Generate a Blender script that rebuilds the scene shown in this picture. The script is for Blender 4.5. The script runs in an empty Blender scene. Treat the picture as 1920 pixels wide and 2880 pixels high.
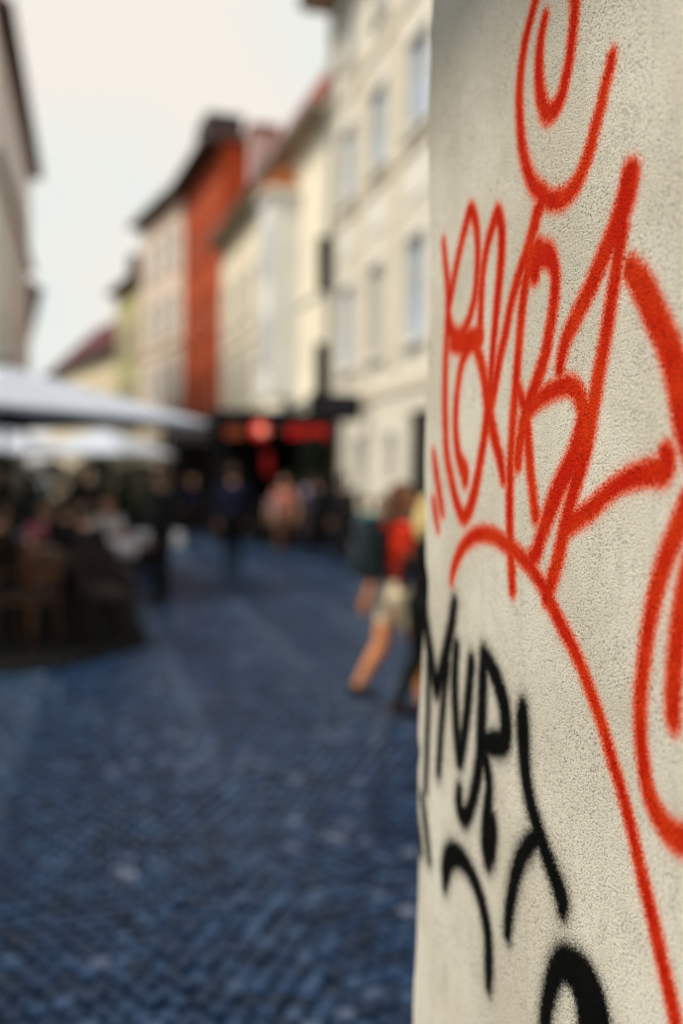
import bpy, bmesh, math, random
import numpy as np
from mathutils import Vector, Matrix
random.seed(7)
R = math.radians
sc = bpy.context.scene
col = sc.collection

# ------------------------------------------------------------------ camera
def set_camera():
    psi, pit, rho = R(13.9), R(1.73), R(0.75)
    f = Vector((math.sin(psi)*math.cos(pit), math.cos(psi)*math.cos(pit), -math.sin(pit)))
    r0 = Vector((math.cos(psi), -math.sin(psi), 0))
    u0 = r0.cross(f)
    r = r0*math.cos(rho) + u0*math.sin(rho)
    u = u0*math.cos(rho) - r0*math.sin(rho)
    cd = bpy.data.cameras.new('camera')
    cd.sensor_fit = 'VERTICAL'; cd.sensor_height = 36.0; cd.sensor_width = 24.0
    cd.lens = 35.0; cd.clip_start = 0.02; cd.clip_end = 2000
    cd.dof.use_dof = True; cd.dof.focus_distance = 1.165
    cd.dof.aperture_fstop = 1.35; cd.dof.aperture_blades = 0
    cam = bpy.data.objects.new('camera', cd); col.objects.link(cam)
    m = Matrix((r, u, -f)).transposed().to_4x4(); m.translation = Vector((0, 0, 1.6))
    cam.matrix_world = m
    sc.camera = cam
set_camera()

# ------------------------------------------------------------------ light
SUN_TO = Vector((-0.58, -0.22, 0.78)).normalized()      # direction towards the sun
SUN_STRENGTH, SUN_ANGLE = 3.2, 14.0
EXPOSURE = 0.20
def set_light():
    w = bpy.data.worlds.new('World'); sc.world = w; w.use_nodes = True
    nt = w.node_tree; nt.nodes.clear(); L = nt.links
    sky = nt.nodes.new('ShaderNodeTexSky'); sky.sky_type = 'NISHITA'; sky.sun_disc = False
    sky.sun_elevation = math.asin(SUN_TO.z)
    sky.sun_rotation = math.atan2(SUN_TO.x, SUN_TO.y)
    sky.air_density = 1.0; sky.dust_density = 1.5; sky.ozone_density = 2.0
    # thin bright cloud: cream near the horizon, opening to blue overhead
    tc = nt.nodes.new('ShaderNodeTexCoord')
    sep = nt.nodes.new('ShaderNodeSeparateXYZ'); L.new(tc.outputs['Generated'], sep.inputs[0])
    noi = nt.nodes.new('ShaderNodeTexNoise'); noi.inputs['Scale'].default_value = 2.2
    noi.inputs['Detail'].default_value = 5; noi.inputs['Roughness'].default_value = 0.55
    L.new(tc.outputs['Generated'], noi.inputs['Vector'])
    h = nt.nodes.new('ShaderNodeMapRange'); h.inputs['From Min'].default_value = 0.40
    h.inputs['From Max'].default_value = 0.95; h.inputs['To Min'].default_value = 1.1; h.inputs['To Max'].default_value = 0.25
    L.new(sep.outputs['Z'], h.inputs['Value'])
    c = nt.nodes.new('ShaderNodeMapRange'); c.inputs['From Min'].default_value = 0.3
    c.inputs['From Max'].default_value = 0.7; c.inputs['To Min'].default_value = -0.12; c.inputs['To Max'].default_value = 0.18
    L.new(noi.outputs['Fac'], c.inputs['Value'])
    ad = nt.nodes.new('ShaderNodeMath'); ad.operation = 'ADD'; ad.use_clamp = True
    L.new(h.outputs[0], ad.inputs[0]); L.new(c.outputs[0], ad.inputs[1])
    bs = nt.nodes.new('ShaderNodeBackground'); bs.inputs['Strength'].default_value = 0.15
    L.new(sky.outputs[0], bs.inputs['Color'])
    bc = nt.nodes.new('ShaderNodeBackground'); bc.inputs['Color'].default_value = (0.79, 0.745, 0.685, 1)
    bc.inputs['Strength'].default_value = 1.0
    n3 = nt.nodes.new('ShaderNodeTexNoise'); n3.inputs['Scale'].default_value = 3.4; n3.inputs['Detail'].default_value = 4
    L.new(tc.outputs['Generated'], n3.inputs['Vector'])
    cr = nt.nodes.new('ShaderNodeValToRGB')
    cr.color_ramp.elements[0].position = 0.36; cr.color_ramp.elements[0].color = (0.70, 0.76, 0.74, 1)
    cr.color_ramp.elements[1].position = 0.56; cr.color_ramp.elements[1].color = (0.80, 0.755, 0.69, 1)
    L.new(n3.outputs['Fac'], cr.inputs['Fac']); L.new(cr.outputs['Color'], bc.inputs['Color'])
    mx = nt.nodes.new('ShaderNodeMixShader')
    L.new(ad.outputs[0], mx.inputs[0]); L.new(bs.outputs[0], mx.inputs[1]); L.new(bc.outputs[0], mx.inputs[2])
    out = nt.nodes.new('ShaderNodeOutputWorld'); L.new(mx.outputs[0], out.inputs[0])
    ld = bpy.data.lights.new('sun', 'SUN'); ld.energy = SUN_STRENGTH; ld.angle = R(SUN_ANGLE); ld.color = (1.0, 0.92, 0.79)
    lo = bpy.data.objects.new('sun', ld); col.objects.link(lo)
    lo.rotation_euler = SUN_TO.to_track_quat('Z', 'Y').to_euler(); lo.location = (-8, 2, 12)
    v = sc.view_settings; v.view_transform = 'Standard'; v.look = 'None'; v.gamma = 1.0
    v.use_curve_mapping = False; v.exposure = EXPOSURE
    sc.cycles.use_denoising = True
    sc.cycles.max_bounces = 6
set_light()

# ------------------------------------------------------------------ materials
MATS = {}
def mat(name, rgb, rough=0.7, var=0.12, scale=6.0, metal=0.0, bump=0.0, emit=None, spec=0.25, stretch=None, dirt=None):
    """Principled with noise-driven colour variation in object space."""
    if name in MATS: return MATS[name]
    m = bpy.data.materials.new(name); m.use_nodes = True
    nt = m.node_tree; L = nt.links; b = nt.nodes['Principled BSDF']
    b.inputs['Roughness'].default_value = rough; b.inputs['Metallic'].default_value = metal
    b.inputs['Specular IOR Level'].default_value = spec
    tc = nt.nodes.new('ShaderNodeTexCoord'); mp = nt.nodes.new('ShaderNodeMapping')
    if stretch: mp.inputs['Scale'].default_value = stretch
    L.new(tc.outputs['Object'], mp.inputs['Vector'])
    n = nt.nodes.new('ShaderNodeTexNoise'); n.inputs['Scale'].default_value = scale
    n.inputs['Detail'].default_value = 6; n.inputs['Roughness'].default_value = 0.6
    L.new(mp.outputs[0], n.inputs['Vector'])
    r = nt.nodes.new('ShaderNodeValToRGB')
    lo = [max(0, c*(1-var*1.6)) for c in rgb]; hi = [min(1, c*(1+var)) for c in rgb]
    if dirt: lo = dirt
    r.color_ramp.elements[0].position = 0.28; r.color_ramp.elements[0].color = (*lo, 1)
    r.color_ramp.elements[1].position = 0.72; r.color_ramp.elements[1].color = (*hi, 1)
    L.new(n.outputs['Fac'], r.inputs['Fac']); L.new(r.outputs['Color'], b.inputs['Base Color'])
    if bump:
        n2 = nt.nodes.new('ShaderNodeTexNoise'); n2.inputs['Scale'].default_value = scale*9; n2.inputs['Detail'].default_value = 4
        L.new(mp.outputs[0], n2.inputs['Vector'])
        bp = nt.nodes.new('ShaderNodeBump'); bp.inputs['Strength'].default_value = bump; bp.inputs['Distance'].default_value = 0.01
        L.new(n2.outputs['Fac'], bp.inputs['Height']); L.new(bp.outputs[0], b.inputs['Normal'])
    if emit:
        b.inputs['Emission Color'].default_value = (*emit[0], 1); b.inputs['Emission Strength'].default_value = emit[1]
    MATS[name] = m
    return m

# ------------------------------------------------------------------ mesh helpers
class MB:
    """collects shapes; build() links them as one mesh object"""
    def __init__(s): s.v = []; s.f = []; s.smooth = []
    def add(s, vs, fs, smooth=False):
        o = len(s.v); s.v += [tuple(v) for v in vs]
        for f in fs: s.f.append(tuple(i+o for i in f)); s.smooth.append(smooth)
        return s
    def box(s, x0, x1, y0, y1, z0, z1, bev=0.0):
        if bev <= 0:
            vs = [(x0,y0,z0),(x1,y0,z0),(x1,y1,z0),(x0,y1,z0),(x0,y0,z1),(x1,y0,z1),(x1,y1,z1),(x0,y1,z1)]
            return s.add(vs, [(3,2,1,0),(4,5,6,7),(0,1,5,4),(1,2,6,5),(2,3,7,6),(3,0,4,7)])
        b = bev; vs = []
        for z, i in ((z0, b), (z0+b, 0), (z1-b, 0), (z1, b)):
            vs += [(x0+i+b*0.6,y0+i,z),(x1-i-b*0.6,y0+i,z),(x1-i,y0+i+b*0.6,z),(x1-i,y1-i-b*0.6,z),
                   (x1-i-b*0.6,y1-i,z),(x0+i+b*0.6,y1-i,z),(x0+i,y1-i-b*0.6,z),(x0+i,y0+i+b*0.6,z)]
        fs = [tuple(range(7,-1,-1)), tuple(range(24,32))]
        for k in range(3):
            for j in range(8):
                a, c = k*8+j, k*8+(j+1)%8
                fs.append((a, c, c+8, a+8))
        return s.add(vs, fs)
    def tube(s, pts, rad, n=8, cap=True):
        pts = [Vector(p) for p in pts]; rs = rad if isinstance(rad, (list, tuple)) else [rad]*len(pts)
        vs = []; up0 = None
        for i, p in enumerate(pts):
            t = (pts[min(i+1, len(pts)-1)] - pts[max(i-1, 0)]).normalized()
            if up0 is None:
                a = Vector((0,0,1)) if abs(t.z) < 0.9 else Vector((1,0,0))
            else: a = up0
            x = a.cross(t).normalized(); y = t.cross(x).normalized(); up0 = y
            for k in range(n):
                an = 2*math.pi*k/n
                vs.append(p + x*math.cos(an)*rs[i] + y*math.sin(an)*rs[i])
        fs = []
        for i in range(len(pts)-1):
            for k in range(n):
                a, b = i*n+k, i*n+(k+1)%n
                fs.append((a, b, b+n, a+n))
        s.add(vs, fs, True)
        if cap:
            o = len(s.v) - len(vs)
            s.f.append(tuple(o+k for k in range(n-1,-1,-1))); s.smooth.append(False)
            s.f.append(tuple(o+(len(pts)-1)*n+k for k in range(n))); s.smooth.append(False)
        return s
    def lathe(s, prof, n=20, c=(0,0,0), smooth=True):
        vs = []
        for r, z in prof:
            for k in range(n):
                a = 2*math.pi*k/n; vs.append((c[0]+r*math.cos(a), c[1]+r*math.sin(a), c[2]+z))
        fs = []
        for i in range(len(prof)-1):
            for k in range(n):
                a, b = i*n+k, i*n+(k+1)%n
                fs.append((a, b, b+n, a+n))
        fs.append(tuple(range(n-1,-1,-1))); fs.append(tuple((len(prof)-1)*n+k for k in range(n)))
        return s.add(vs, fs, smooth)
    def ball(s, c, r, nu=16, nv=10, rot=None):
        vs = []; fs = []
        rx, ry, rz = r if isinstance(r, (list, tuple)) else (r, r, r)
        for j in range(nv+1):
            th = math.pi*j/nv
            for k in range(nu):
                ph = 2*math.pi*k/nu
                v = Vector((rx*math.sin(th)*math.cos(ph), ry*math.sin(th)*math.sin(ph), rz*math.cos(th)))
                if rot is not None: v = rot @ v
                vs.append(Vector(c)+v)
        for j in range(nv):
            for k in range(nu):
                a, b = j*nu+k, j*nu+(k+1)%nu
                fs.append((a, a+nu, b+nu, b))
        return s.add(vs, fs, True)
    def mesh(s, name):
        me = bpy.data.meshes.new(name); me.from_pydata(s.v, [], s.f)
        me.polygons.foreach_set('use_smooth', s.smooth); me.update()
        return me
    def build(s, name, m, parent=None):
        return link(name, s.mesh(name), m, parent)
def link(name, me, m, parent=None):
    o = bpy.data.objects.new(name, me); col.objects.link(o)
    if m is not None and len(me.materials) == 0: me.materials.append(m)
    if parent is not None: o.parent = parent
    return o
def tag(o, label=None, cat=None, group=None, kind=None):
    if label: o['label'] = label
    if cat: o['category'] = cat
    if group: o['group'] = group
    if kind: o['kind'] = kind
    return o
def thing(name, label, cat, loc=(0,0,0), rz=0.0, group=None):
    o = bpy.data.objects.new(name, None); col.objects.link(o); o.location = loc; o.rotation_euler = (0,0,rz)
    o.empty_display_size = 0.2
    return tag(o, label, cat, group)
def copy_tree(o, parent=None):
    c = o.copy(); col.objects.link(c); c.parent = parent
    for ch in list(o.children): copy_tree(ch, c)
    return c

STROKES = [
 ('r','spiral',[(1005,2069,10),(1009,2058,10.4),(1018,2042,10.9),(1027,2023,11.3),(1039,2003,11.7),(1052,1982,12.1),(1070,1963,12.6),(1091,1951,13),(1118,1947,13),(1147,1952,13),(1177,1968,12.9),(1207,1990,12.6),(1227,2017,12.4),(1242,2046,12.2),(1252,2084,12),(1257,2121,12),(1254,2154,12),(1245,2185,12),(1230,2208,12),(1215,2228,12),(1192,2242,12),(1155,2237,12),(1118,2209,12),(1100,2180,12),(1099,2159,12),(1102,2135,12),(1107,2111,12.1),(1117,2088,12.6),(1127,2071,13),(1146,2062,13.4),(1168,2067,13.9),(1183,2087,13.7),(1193,2115,13.3),(1196,2143,12.7),(1193,2170,11.9),(1184,2190,11)]),
 ('r','spiral',[(1176,1960,14),(1189,1950,13),(1201,1933,13),(1216,1914,13)]),
 ('r','first_letter',[(1564,1996,9),(1555,1961,10.4),(1543,1922,11.4),(1539,1887,12),(1541,1845,12),(1542,1789,12),(1538,1732,12),(1531,1689,12),(1521,1646,12),(1499,1610,12),(1474,1574,12.1),(1441,1549,12.8),(1415,1558,13.9),(1394,1584,14.8),(1379,1612,14.1),(1367,1643,13.4),(1357,1673,13),(1351,1705,13)]),
 ('r','first_letter',[(1537,1882,12),(1520,1915,12),(1503,1945,12),(1481,1976,12),(1462,1998,12.6),(1440,2016,12.8),(1418,1992,12.1),(1409,1957,11.5),(1410,1923,11),(1417,1888,11),(1431,1864,11.4),(1454,1841,12.1),(1484,1831,13.4),(1517,1842,13.6),(1534,1867,13)]),
 ('r','first_letter',[(1514,1825,15),(1455,1817,19),(1393,1817,18)]),
 ('r','first_letter',[(1439,1807,12),(1467,1786,12),(1482,1741,12),(1484,1700,12),(1477,1667,12),(1460,1637,13),(1436,1618,17),(1433,1607,15)]),
 ('r','first_letter',[(1407,1806,13),(1382,1777,13),(1365,1747,13),(1351,1718,15),(1332,1684,14),(1311,1654,13),(1293,1629,12),(1283,1607,10)]),
 ('r','second_letter',[(1394,1822,13),(1392,1863,12.5),(1390,1893,12),(1384,1918,12),(1369,1948,12),(1350,1968,12.5),(1331,1983,13),(1315,1962,13.5),(1313,1930,14),(1320,1892,13.5),(1327,1860,13),(1335,1816,12.5),(1340,1780,12),(1344,1748,12),(1348,1715,12)]),
 ('r','second_letter',[(1195,1948,13),(1212,1921,13),(1230,1900,12.9),(1246,1885,12.4),(1265,1863,12),(1280,1840,12),(1295,1806,12.3),(1311,1779,12.8),(1324,1746,13.7),(1335,1722,14.8),(1345,1698,14.5),(1356,1673,14)]),
 ('r','third_letter',[(1211,1907,14),(1223,1878,13.3),(1235,1848,12.7),(1242,1812,12),(1248,1774,12),(1252,1734,12),(1256,1699,12),(1258,1664,12),(1260,1617,12),(1259,1569,12),(1255,1522,12.7),(1250,1487,12.3),(1247,1457,11)]),
 ('r','third_letter',[(1216,1883,16),(1192,1892,18),(1159,1887,17),(1141,1866,13.4),(1139,1842,13),(1145,1815,13),(1154,1790,13.2),(1163,1766,13.8),(1180,1741,14.3),(1198,1718,14.8),(1215,1697,15),(1225,1674,15),(1233,1647,14.1),(1236,1628,13)]),
 ('r','third_letter',[(1253,1739,11),(1236,1719,11),(1215,1690,11.3),(1205,1650,12),(1196,1616,11.3),(1185,1582,11.3),(1177,1560,12)]),
 ('r','third_letter',[(1190,1900,18),(1199,1873,16)]),
 ('r','fourth_letter',[(1226,1681,13),(1207,1696,13),(1181,1708,13),(1151,1715,13),(1122,1719,13),(1097,1719,13.4),(1076,1709,13.8),(1064,1693,14.9),(1060,1678,16.3),(1066,1660,17.2),(1076,1640,17.7),(1091,1622,17.8),(1112,1601,17.4),(1131,1577,16.6),(1148,1552,15.2),(1163,1530,13.9),(1175,1511,13.5),(1187,1506,13)]),
 ('r','fifth_letter',[(962,1927,19),(970,1909,19),(982,1892,18),(997,1875,17),(1013,1861,15.3),(1030,1845,14.9),(1048,1827,14.5),(1068,1811,14.1),(1087,1795,13.7),(1103,1781,13.2),(1114,1766,12.8),(1121,1750,12.4),(1123,1742,12)]),
 ('r','fifth_letter',[(978,1878,14),(986,1855,13.5),(993,1828,13),(1002,1803,13),(1009,1780,13),(1017,1756,13),(1025,1733,13),(1033,1708,14),(1041,1685,15),(1049,1659,16),(1058,1636,17),(1070,1611,15.5),(1082,1586,14),(1092,1565,14),(1101,1542,14),(1110,1518,14),(1122,1493,14),(1137,1470,13.5),(1145,1458,13)]),
 ('r','fifth_letter',[(961,1830,15),(945,1814,18),(928,1794,19),(913,1772,19),(897,1751,19),(882,1726,20),(871,1703,21),(864,1682,21),(858,1661,20),(846,1637,18),(828,1610,16)]),
 ('r','underline',[(889,1630,15),(893,1616,16),(923,1613,14),(954,1608,13),(981,1600,12),(1009,1587,12),(1037,1572,13),(1061,1562,13),(1083,1553,13),(1103,1540,12)]),
 ('r','underline',[(1493,1444,8),(1484,1462,11),(1462,1486,12),(1431,1507,12),(1396,1520,12),(1356,1527,12),(1317,1527,12),(1279,1520,12),(1244,1512,12),(1215,1502,12),(1187,1491,12),(1166,1479,12),(1145,1466,12)]),
 ('r','underline',[(1144,1463,13),(1119,1442,12.5),(1096,1424,12),(1071,1405,11.5),(1050,1385,11),(1031,1363,11),(1013,1342,11),(998,1322,11),(985,1302,11),(971,1283,11),(958,1264,11),(945,1244,11),(932,1221,11),(920,1199,11.5),(907,1178,12),(895,1159,12),(884,1140,12),(873,1120,12),(861,1102,12),(851,1084,12),(843,1066,12)]),
 ('r','ticks',[(1588,1652,7),(1576,1624,11),(1561,1595,11),(1544,1561,11),(1538,1550,8)]),
 ('r','ticks',[(1588,1570,9),(1576,1549,11),(1562,1523,7)]),
 ('r','curl',[(851,1582,15),(867,1555,14.4),(883,1529,13.9),(894,1505,13.3),(904,1478,12.8),(911,1452,12.2),(918,1418,12),(923,1389,12),(924,1361,12),(922,1333,12),(916,1310,12.6),(909,1290,13.1),(897,1274,13.7),(882,1264,14.2),(865,1258,14.8),(846,1258,15.3),(825,1266,15.9),(805,1286,15.6),(791,1314,15)]),
 ('r','curl',[(839,1533,14),(847,1510,14),(853,1483,14),(858,1458,14),(861,1429,14),(863,1402,14),(863,1379,13.4),(862,1370,12)]),
 ('b','m_letter',[(1654,1429,13),(1641,1400,14.2),(1627,1368,15),(1609,1338,15),(1587,1305,15),(1566,1276,15),(1552,1260,15.5),(1543,1271,16.1),(1527,1297,16.7),(1510,1331,16.2),(1494,1365,14.5),(1483,1394,13.2),(1478,1409,12)]),
 ('b','m_letter',[(1599,1300,10),(1592,1241,9),(1590,1192,9),(1590,1143,9),(1593,1082,8)]),
 ('b','m_letter',[(1507,1307,14),(1513,1268,11),(1518,1229,11),(1522,1193,10),(1525,1160,10),(1528,1129,9)]),
 ('b','u_letter',[(1466,1343,12),(1468,1314,12.6),(1467,1277,13),(1460,1245,13),(1450,1211,13),(1439,1184,13.2),(1433,1175,13.8),(1425,1199,13.5),(1414,1241,13),(1407,1281,13),(1402,1314,12.6),(1399,1331,12)]),
 ('b','r_letter',[(1349,1350,14),(1352,1318,14),(1353,1278,14.6),(1354,1235,15),(1354,1206,14.7),(1361,1173,13.9),(1371,1144,13.1),(1385,1115,13),(1406,1093,14.1),(1426,1099,14.3),(1433,1113,12.5),(1432,1128,10)]),
 ('b','r_letter',[(1346,1350,13),(1325,1340,13.9),(1301,1324,14.8),(1282,1304,15.6),(1271,1283,16.5),(1268,1262,17),(1274,1243,17),(1305,1232,16.9),(1341,1224,16)]),
 ('b','r_letter',[(1338,1205,12),(1326,1186,12),(1319,1166,11),(1321,1140,13),(1323,1108,16),(1322,1081,17),(1316,1060,13)]),
 ('b','r_letter',[(1304,1124,11),(1301,1105,13),(1306,1072,13)]),
 ('b','y_letter',[(1214,1303,12),(1215,1283,17),(1211,1253,16),(1206,1228,14),(1198,1205,13),(1185,1183,13),(1166,1162,13),(1144,1140,14),(1123,1123,14),(1104,1107,15),(1093,1097,14),(1092,1085,11)]),
 ('b','y_letter',[(1164,1150,12),(1188,1129,13),(1210,1103,13),(1225,1074,13),(1234,1046,12),(1242,1019,12),(1247,986,10)]),
 ('b','hook',[(1494,952,9),(1490,976,17),(1475,1004,20),(1444,1022,18),(1409,1025,15),(1377,1017,13),(1349,1002,13),(1330,982,13),(1317,959,13),(1312,930,12),(1313,902,12),(1315,877,8)]),
 ('b','loop',[(1133,898,14),(1128,938,14),(1117,973,15),(1102,1004,17),(1082,1023,20),(1055,1027,25),(1031,1021,31),(1014,1007,36),(1004,986,38),(1001,972,38)]),
 ('b','dashes',[(1644,1012,10),(1632,986,11),(1620,963,8)]),
 ('b','dashes',[(1610,1060,8),(1592,1016,10),(1574,966,8)]),
]
# ------------------------------------------------------------------ graffiti wall
def wall_material():
    m = bpy.data.materials.new('sprayed_plaster'); m.use_nodes = True
    nt = m.node_tree; L = nt.links; b = nt.nodes['Principled BSDF']
    N = nt.nodes.new
    tc = N('ShaderNodeTexCoord'); P = tc.outputs['Object']
    def noise(scale, det=2, rough=0.5, dist=0.0):
        n = N('ShaderNodeTexNoise'); n.inputs['Scale'].default_value = scale; n.inputs['Detail'].default_value = det
        n.inputs['Roughness'].default_value = rough; n.inputs['Distortion'].default_value = dist
        L.new(P, n.inputs['Vector']); return n.outputs['Fac']
    def mr(val, a, b_, c, d, smooth=True):
        n = N('ShaderNodeMapRange'); n.interpolation_type = 'SMOOTHSTEP' if smooth else 'LINEAR'
        n.inputs['From Min'].default_value = a; n.inputs['From Max'].default_value = b_
        n.inputs['To Min'].default_value = c; n.inputs['To Max'].default_value = d
        L.new(val, n.inputs['Value']); return n.outputs[0]
    def math_(op, a, b_, clamp=False):
        n = N('ShaderNodeMath'); n.operation = op; n.use_clamp = clamp
        for i, q in enumerate((a, b_)):
            if isinstance(q, (int, float)): n.inputs[i].default_value = q
            else: L.new(q, n.inputs[i])
        return n.outputs[0]
    def mix(f, a, b_):
        n = N('ShaderNodeMix'); n.data_type = 'RGBA'
        for s, q in ((0, f), (6, a), (7, b_)):
            if isinstance(q, (int, float)): n.inputs[s].default_value = q
            elif isinstance(q, tuple): n.inputs[s].default_value = (*q, 1)
            else: L.new(q, n.inputs[s])
        return n.outputs[2]
    grain = noise(350, 3, 0.65)                 # lumps of the render, 4 mm
    fine = noise(640, 2, 0.6)
    cloud = noise(3.0, 5, 0.6)                 # broad grime
    streak = noise(9, 5, 0.65, 0.6)
    height = math_('ADD', math_('MULTIPLY', grain, 0.75), math_('MULTIPLY', fine, 0.3))
    pit0 = mr(height, 0.515, 0.42, 0.0, 1.0)
    pit = math_('MULTIPLY', mr(height, 0.50, 0.41, 0.0, 1.0), mr(noise(7, 4, 0.6), 0.36, 0.62, 0.55, 1.0))     # hollows hold dirt
    # plaster
    base = mix(mr(cloud, 0.35, 0.65, 0, 1), (0.66, 0.61, 0.50), (0.80, 0.76, 0.65))
    base = mix(math_('MULTIPLY', mr(streak, 0.5, 0.75, 0, 1), 0.35), base, (0.55, 0.51, 0.40))
    base = mix(math_('MULTIPLY', pit, 0.92), base, (0.10, 0.08, 0.05))
    red_a = N('ShaderNodeAttribute'); red_a.attribute_name = 'red'
    blk_a = N('ShaderNodeAttribute'); blk_a.attribute_name = 'black'
    wob = math_('MULTIPLY', math_('SUBTRACT', height, 0.52), 0.042)
    speck = noise(420, 2, 0.7)
    dens = mr(noise(11, 4, 0.6), 0.35, 0.60, 0.6, 1.0)
    vs = N('ShaderNodeMapping'); vs.inputs['Scale'].default_value = (1, 26, 2.2); L.new(P, vs.inputs['Vector'])
    dn = N('ShaderNodeTexNoise'); dn.inputs['Scale'].default_value = 1.6; dn.inputs['Detail'].default_value = 6; L.new(vs.outputs[0], dn.inputs['Vector'])
    base = mix(math_('MULTIPLY', mr(dn.outputs['Fac'], 0.52, 0.72, 0, 1), 0.16), base, (0.40, 0.37, 0.28))
    def paint(base, att, core, edge, deep, halo, thin, soft):
        d = math_('ADD', att, wob)
        body = mr(d, soft, -soft*0.8, 0, 1)
        inner = mr(att, 0.0, -0.0065, 0, 1)
        fz = math_('POWER', mr(att, halo, 0.0, 0, 1, False), 2.4)
        dots = mr(math_('ADD', speck, math_('MULTIPLY', fz, 0.36)), 0.66, 0.76, 0, 1)
        dust = math_('MAXIMUM', math_('MULTIPLY', fz, 0.30), math_('MULTIPLY', dots, math_('MINIMUM', math_('MULTIPLY', fz, 5.0), 0.8)))
        c = mix(math_('MULTIPLY', dust, thin), base, edge)
        pc = mix(math_('MULTIPLY', inner, dens), edge, core)
        pc = mix(math_('MULTIPLY', pit0, 0.85), pc, deep)
        return mix(body, c, pc), body
    base, rb = paint(base, red_a.outputs['Fac'], (0.58, 0.016, 0.0035), (0.82, 0.075, 0.009), (0.20, 0.006, 0.003), 0.022, 0.85, 0.0045)
    base, bb = paint(base, blk_a.outputs['Fac'], (0.004, 0.0045, 0.004), (0.008, 0.008, 0.007), (0.003, 0.003, 0.003), 0.040, 0.9, 0.0030)
    L.new(base, b.inputs['Base Color'])
    L.new(mr(math_('MAXIMUM', rb, bb), 0, 1, 0.9, 0.7, False), b.inputs['Roughness'])
    L.new(mr(math_('MAXIMUM', rb, bb), 0, 1, 0.10, 0.02, False), b.inputs['Specular IOR Level'])
    bp = N('ShaderNodeBump'); bp.inputs['Strength'].default_value = 0.9; bp.inputs['Distance'].default_value = 0.006
    L.new(height, bp.inputs['Height']); L.new(bp.outputs[0], b.inputs['Normal'])
    return m

def catmull(pts, per=9):
    P = np.array([[p[0], p[1], p[2]] for p in pts], float)*1e-3
    P = np.vstack([2*P[0]-P[1], P, 2*P[-1]-P[-2]]); P[0, 2] = P[1, 2]; P[-1, 2] = P[-2, 2]
    out = []
    for i in range(1, len(P)-2):
        a, b, c, d = P[i-1:i+3]
        for t in np.linspace(0, 1, per, endpoint=False):
            out.append(0.5*((2*b)+(c-a)*t+(2*a-5*b+4*c-d)*t*t+(3*b-a-3*c+d)*t**3))
    out.append(P[-2]); return np.array(out)

GRAFFITI = {
 'spiral': ('graffiti_spiral', 'open red spray painted spiral at the top of the tag'),
 'first_letter': ('graffiti_letter', 'looped red spray painted letter nearest the wall corner'),
 'second_letter': ('graffiti_letter', 'narrow red spray painted arch crossing into an x'),
 'third_letter': ('graffiti_letter', 'red spray painted letter with long straight stem and bowl'),
 'fourth_letter': ('graffiti_letter', 'short fat red hooked stroke in the middle of the tag'),
 'fifth_letter': ('graffiti_letter', 'tall peaked red spray painted letter with broad sloping strokes'),
 'underline': ('graffiti_underline', 'arched red underline running down the wall as a long diagonal tail'),
 'ticks': ('graffiti_ticks', 'two short red ticks beside the wall corner'),
 'curl': ('graffiti_curl', 'big red curl with inner stroke'),
 'm_letter': ('graffiti_letter', 'black spray painted letter M at the corner'),
 'u_letter': ('graffiti_letter', 'black spray painted letter U'),
 'r_letter': ('graffiti_letter', 'black spray painted letter R with curled stem'),
 'y_letter': ('graffiti_letter', 'black spray painted forked letter like an upturned Y'),
 'hook': ('graffiti_hook', 'thick black hook under the letters'),
 'loop': ('graffiti_loop', 'fat black loop with speckled overspray'),
 'dashes': ('graffiti_ticks', 'two small black dashes at the corner'),
}
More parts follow.
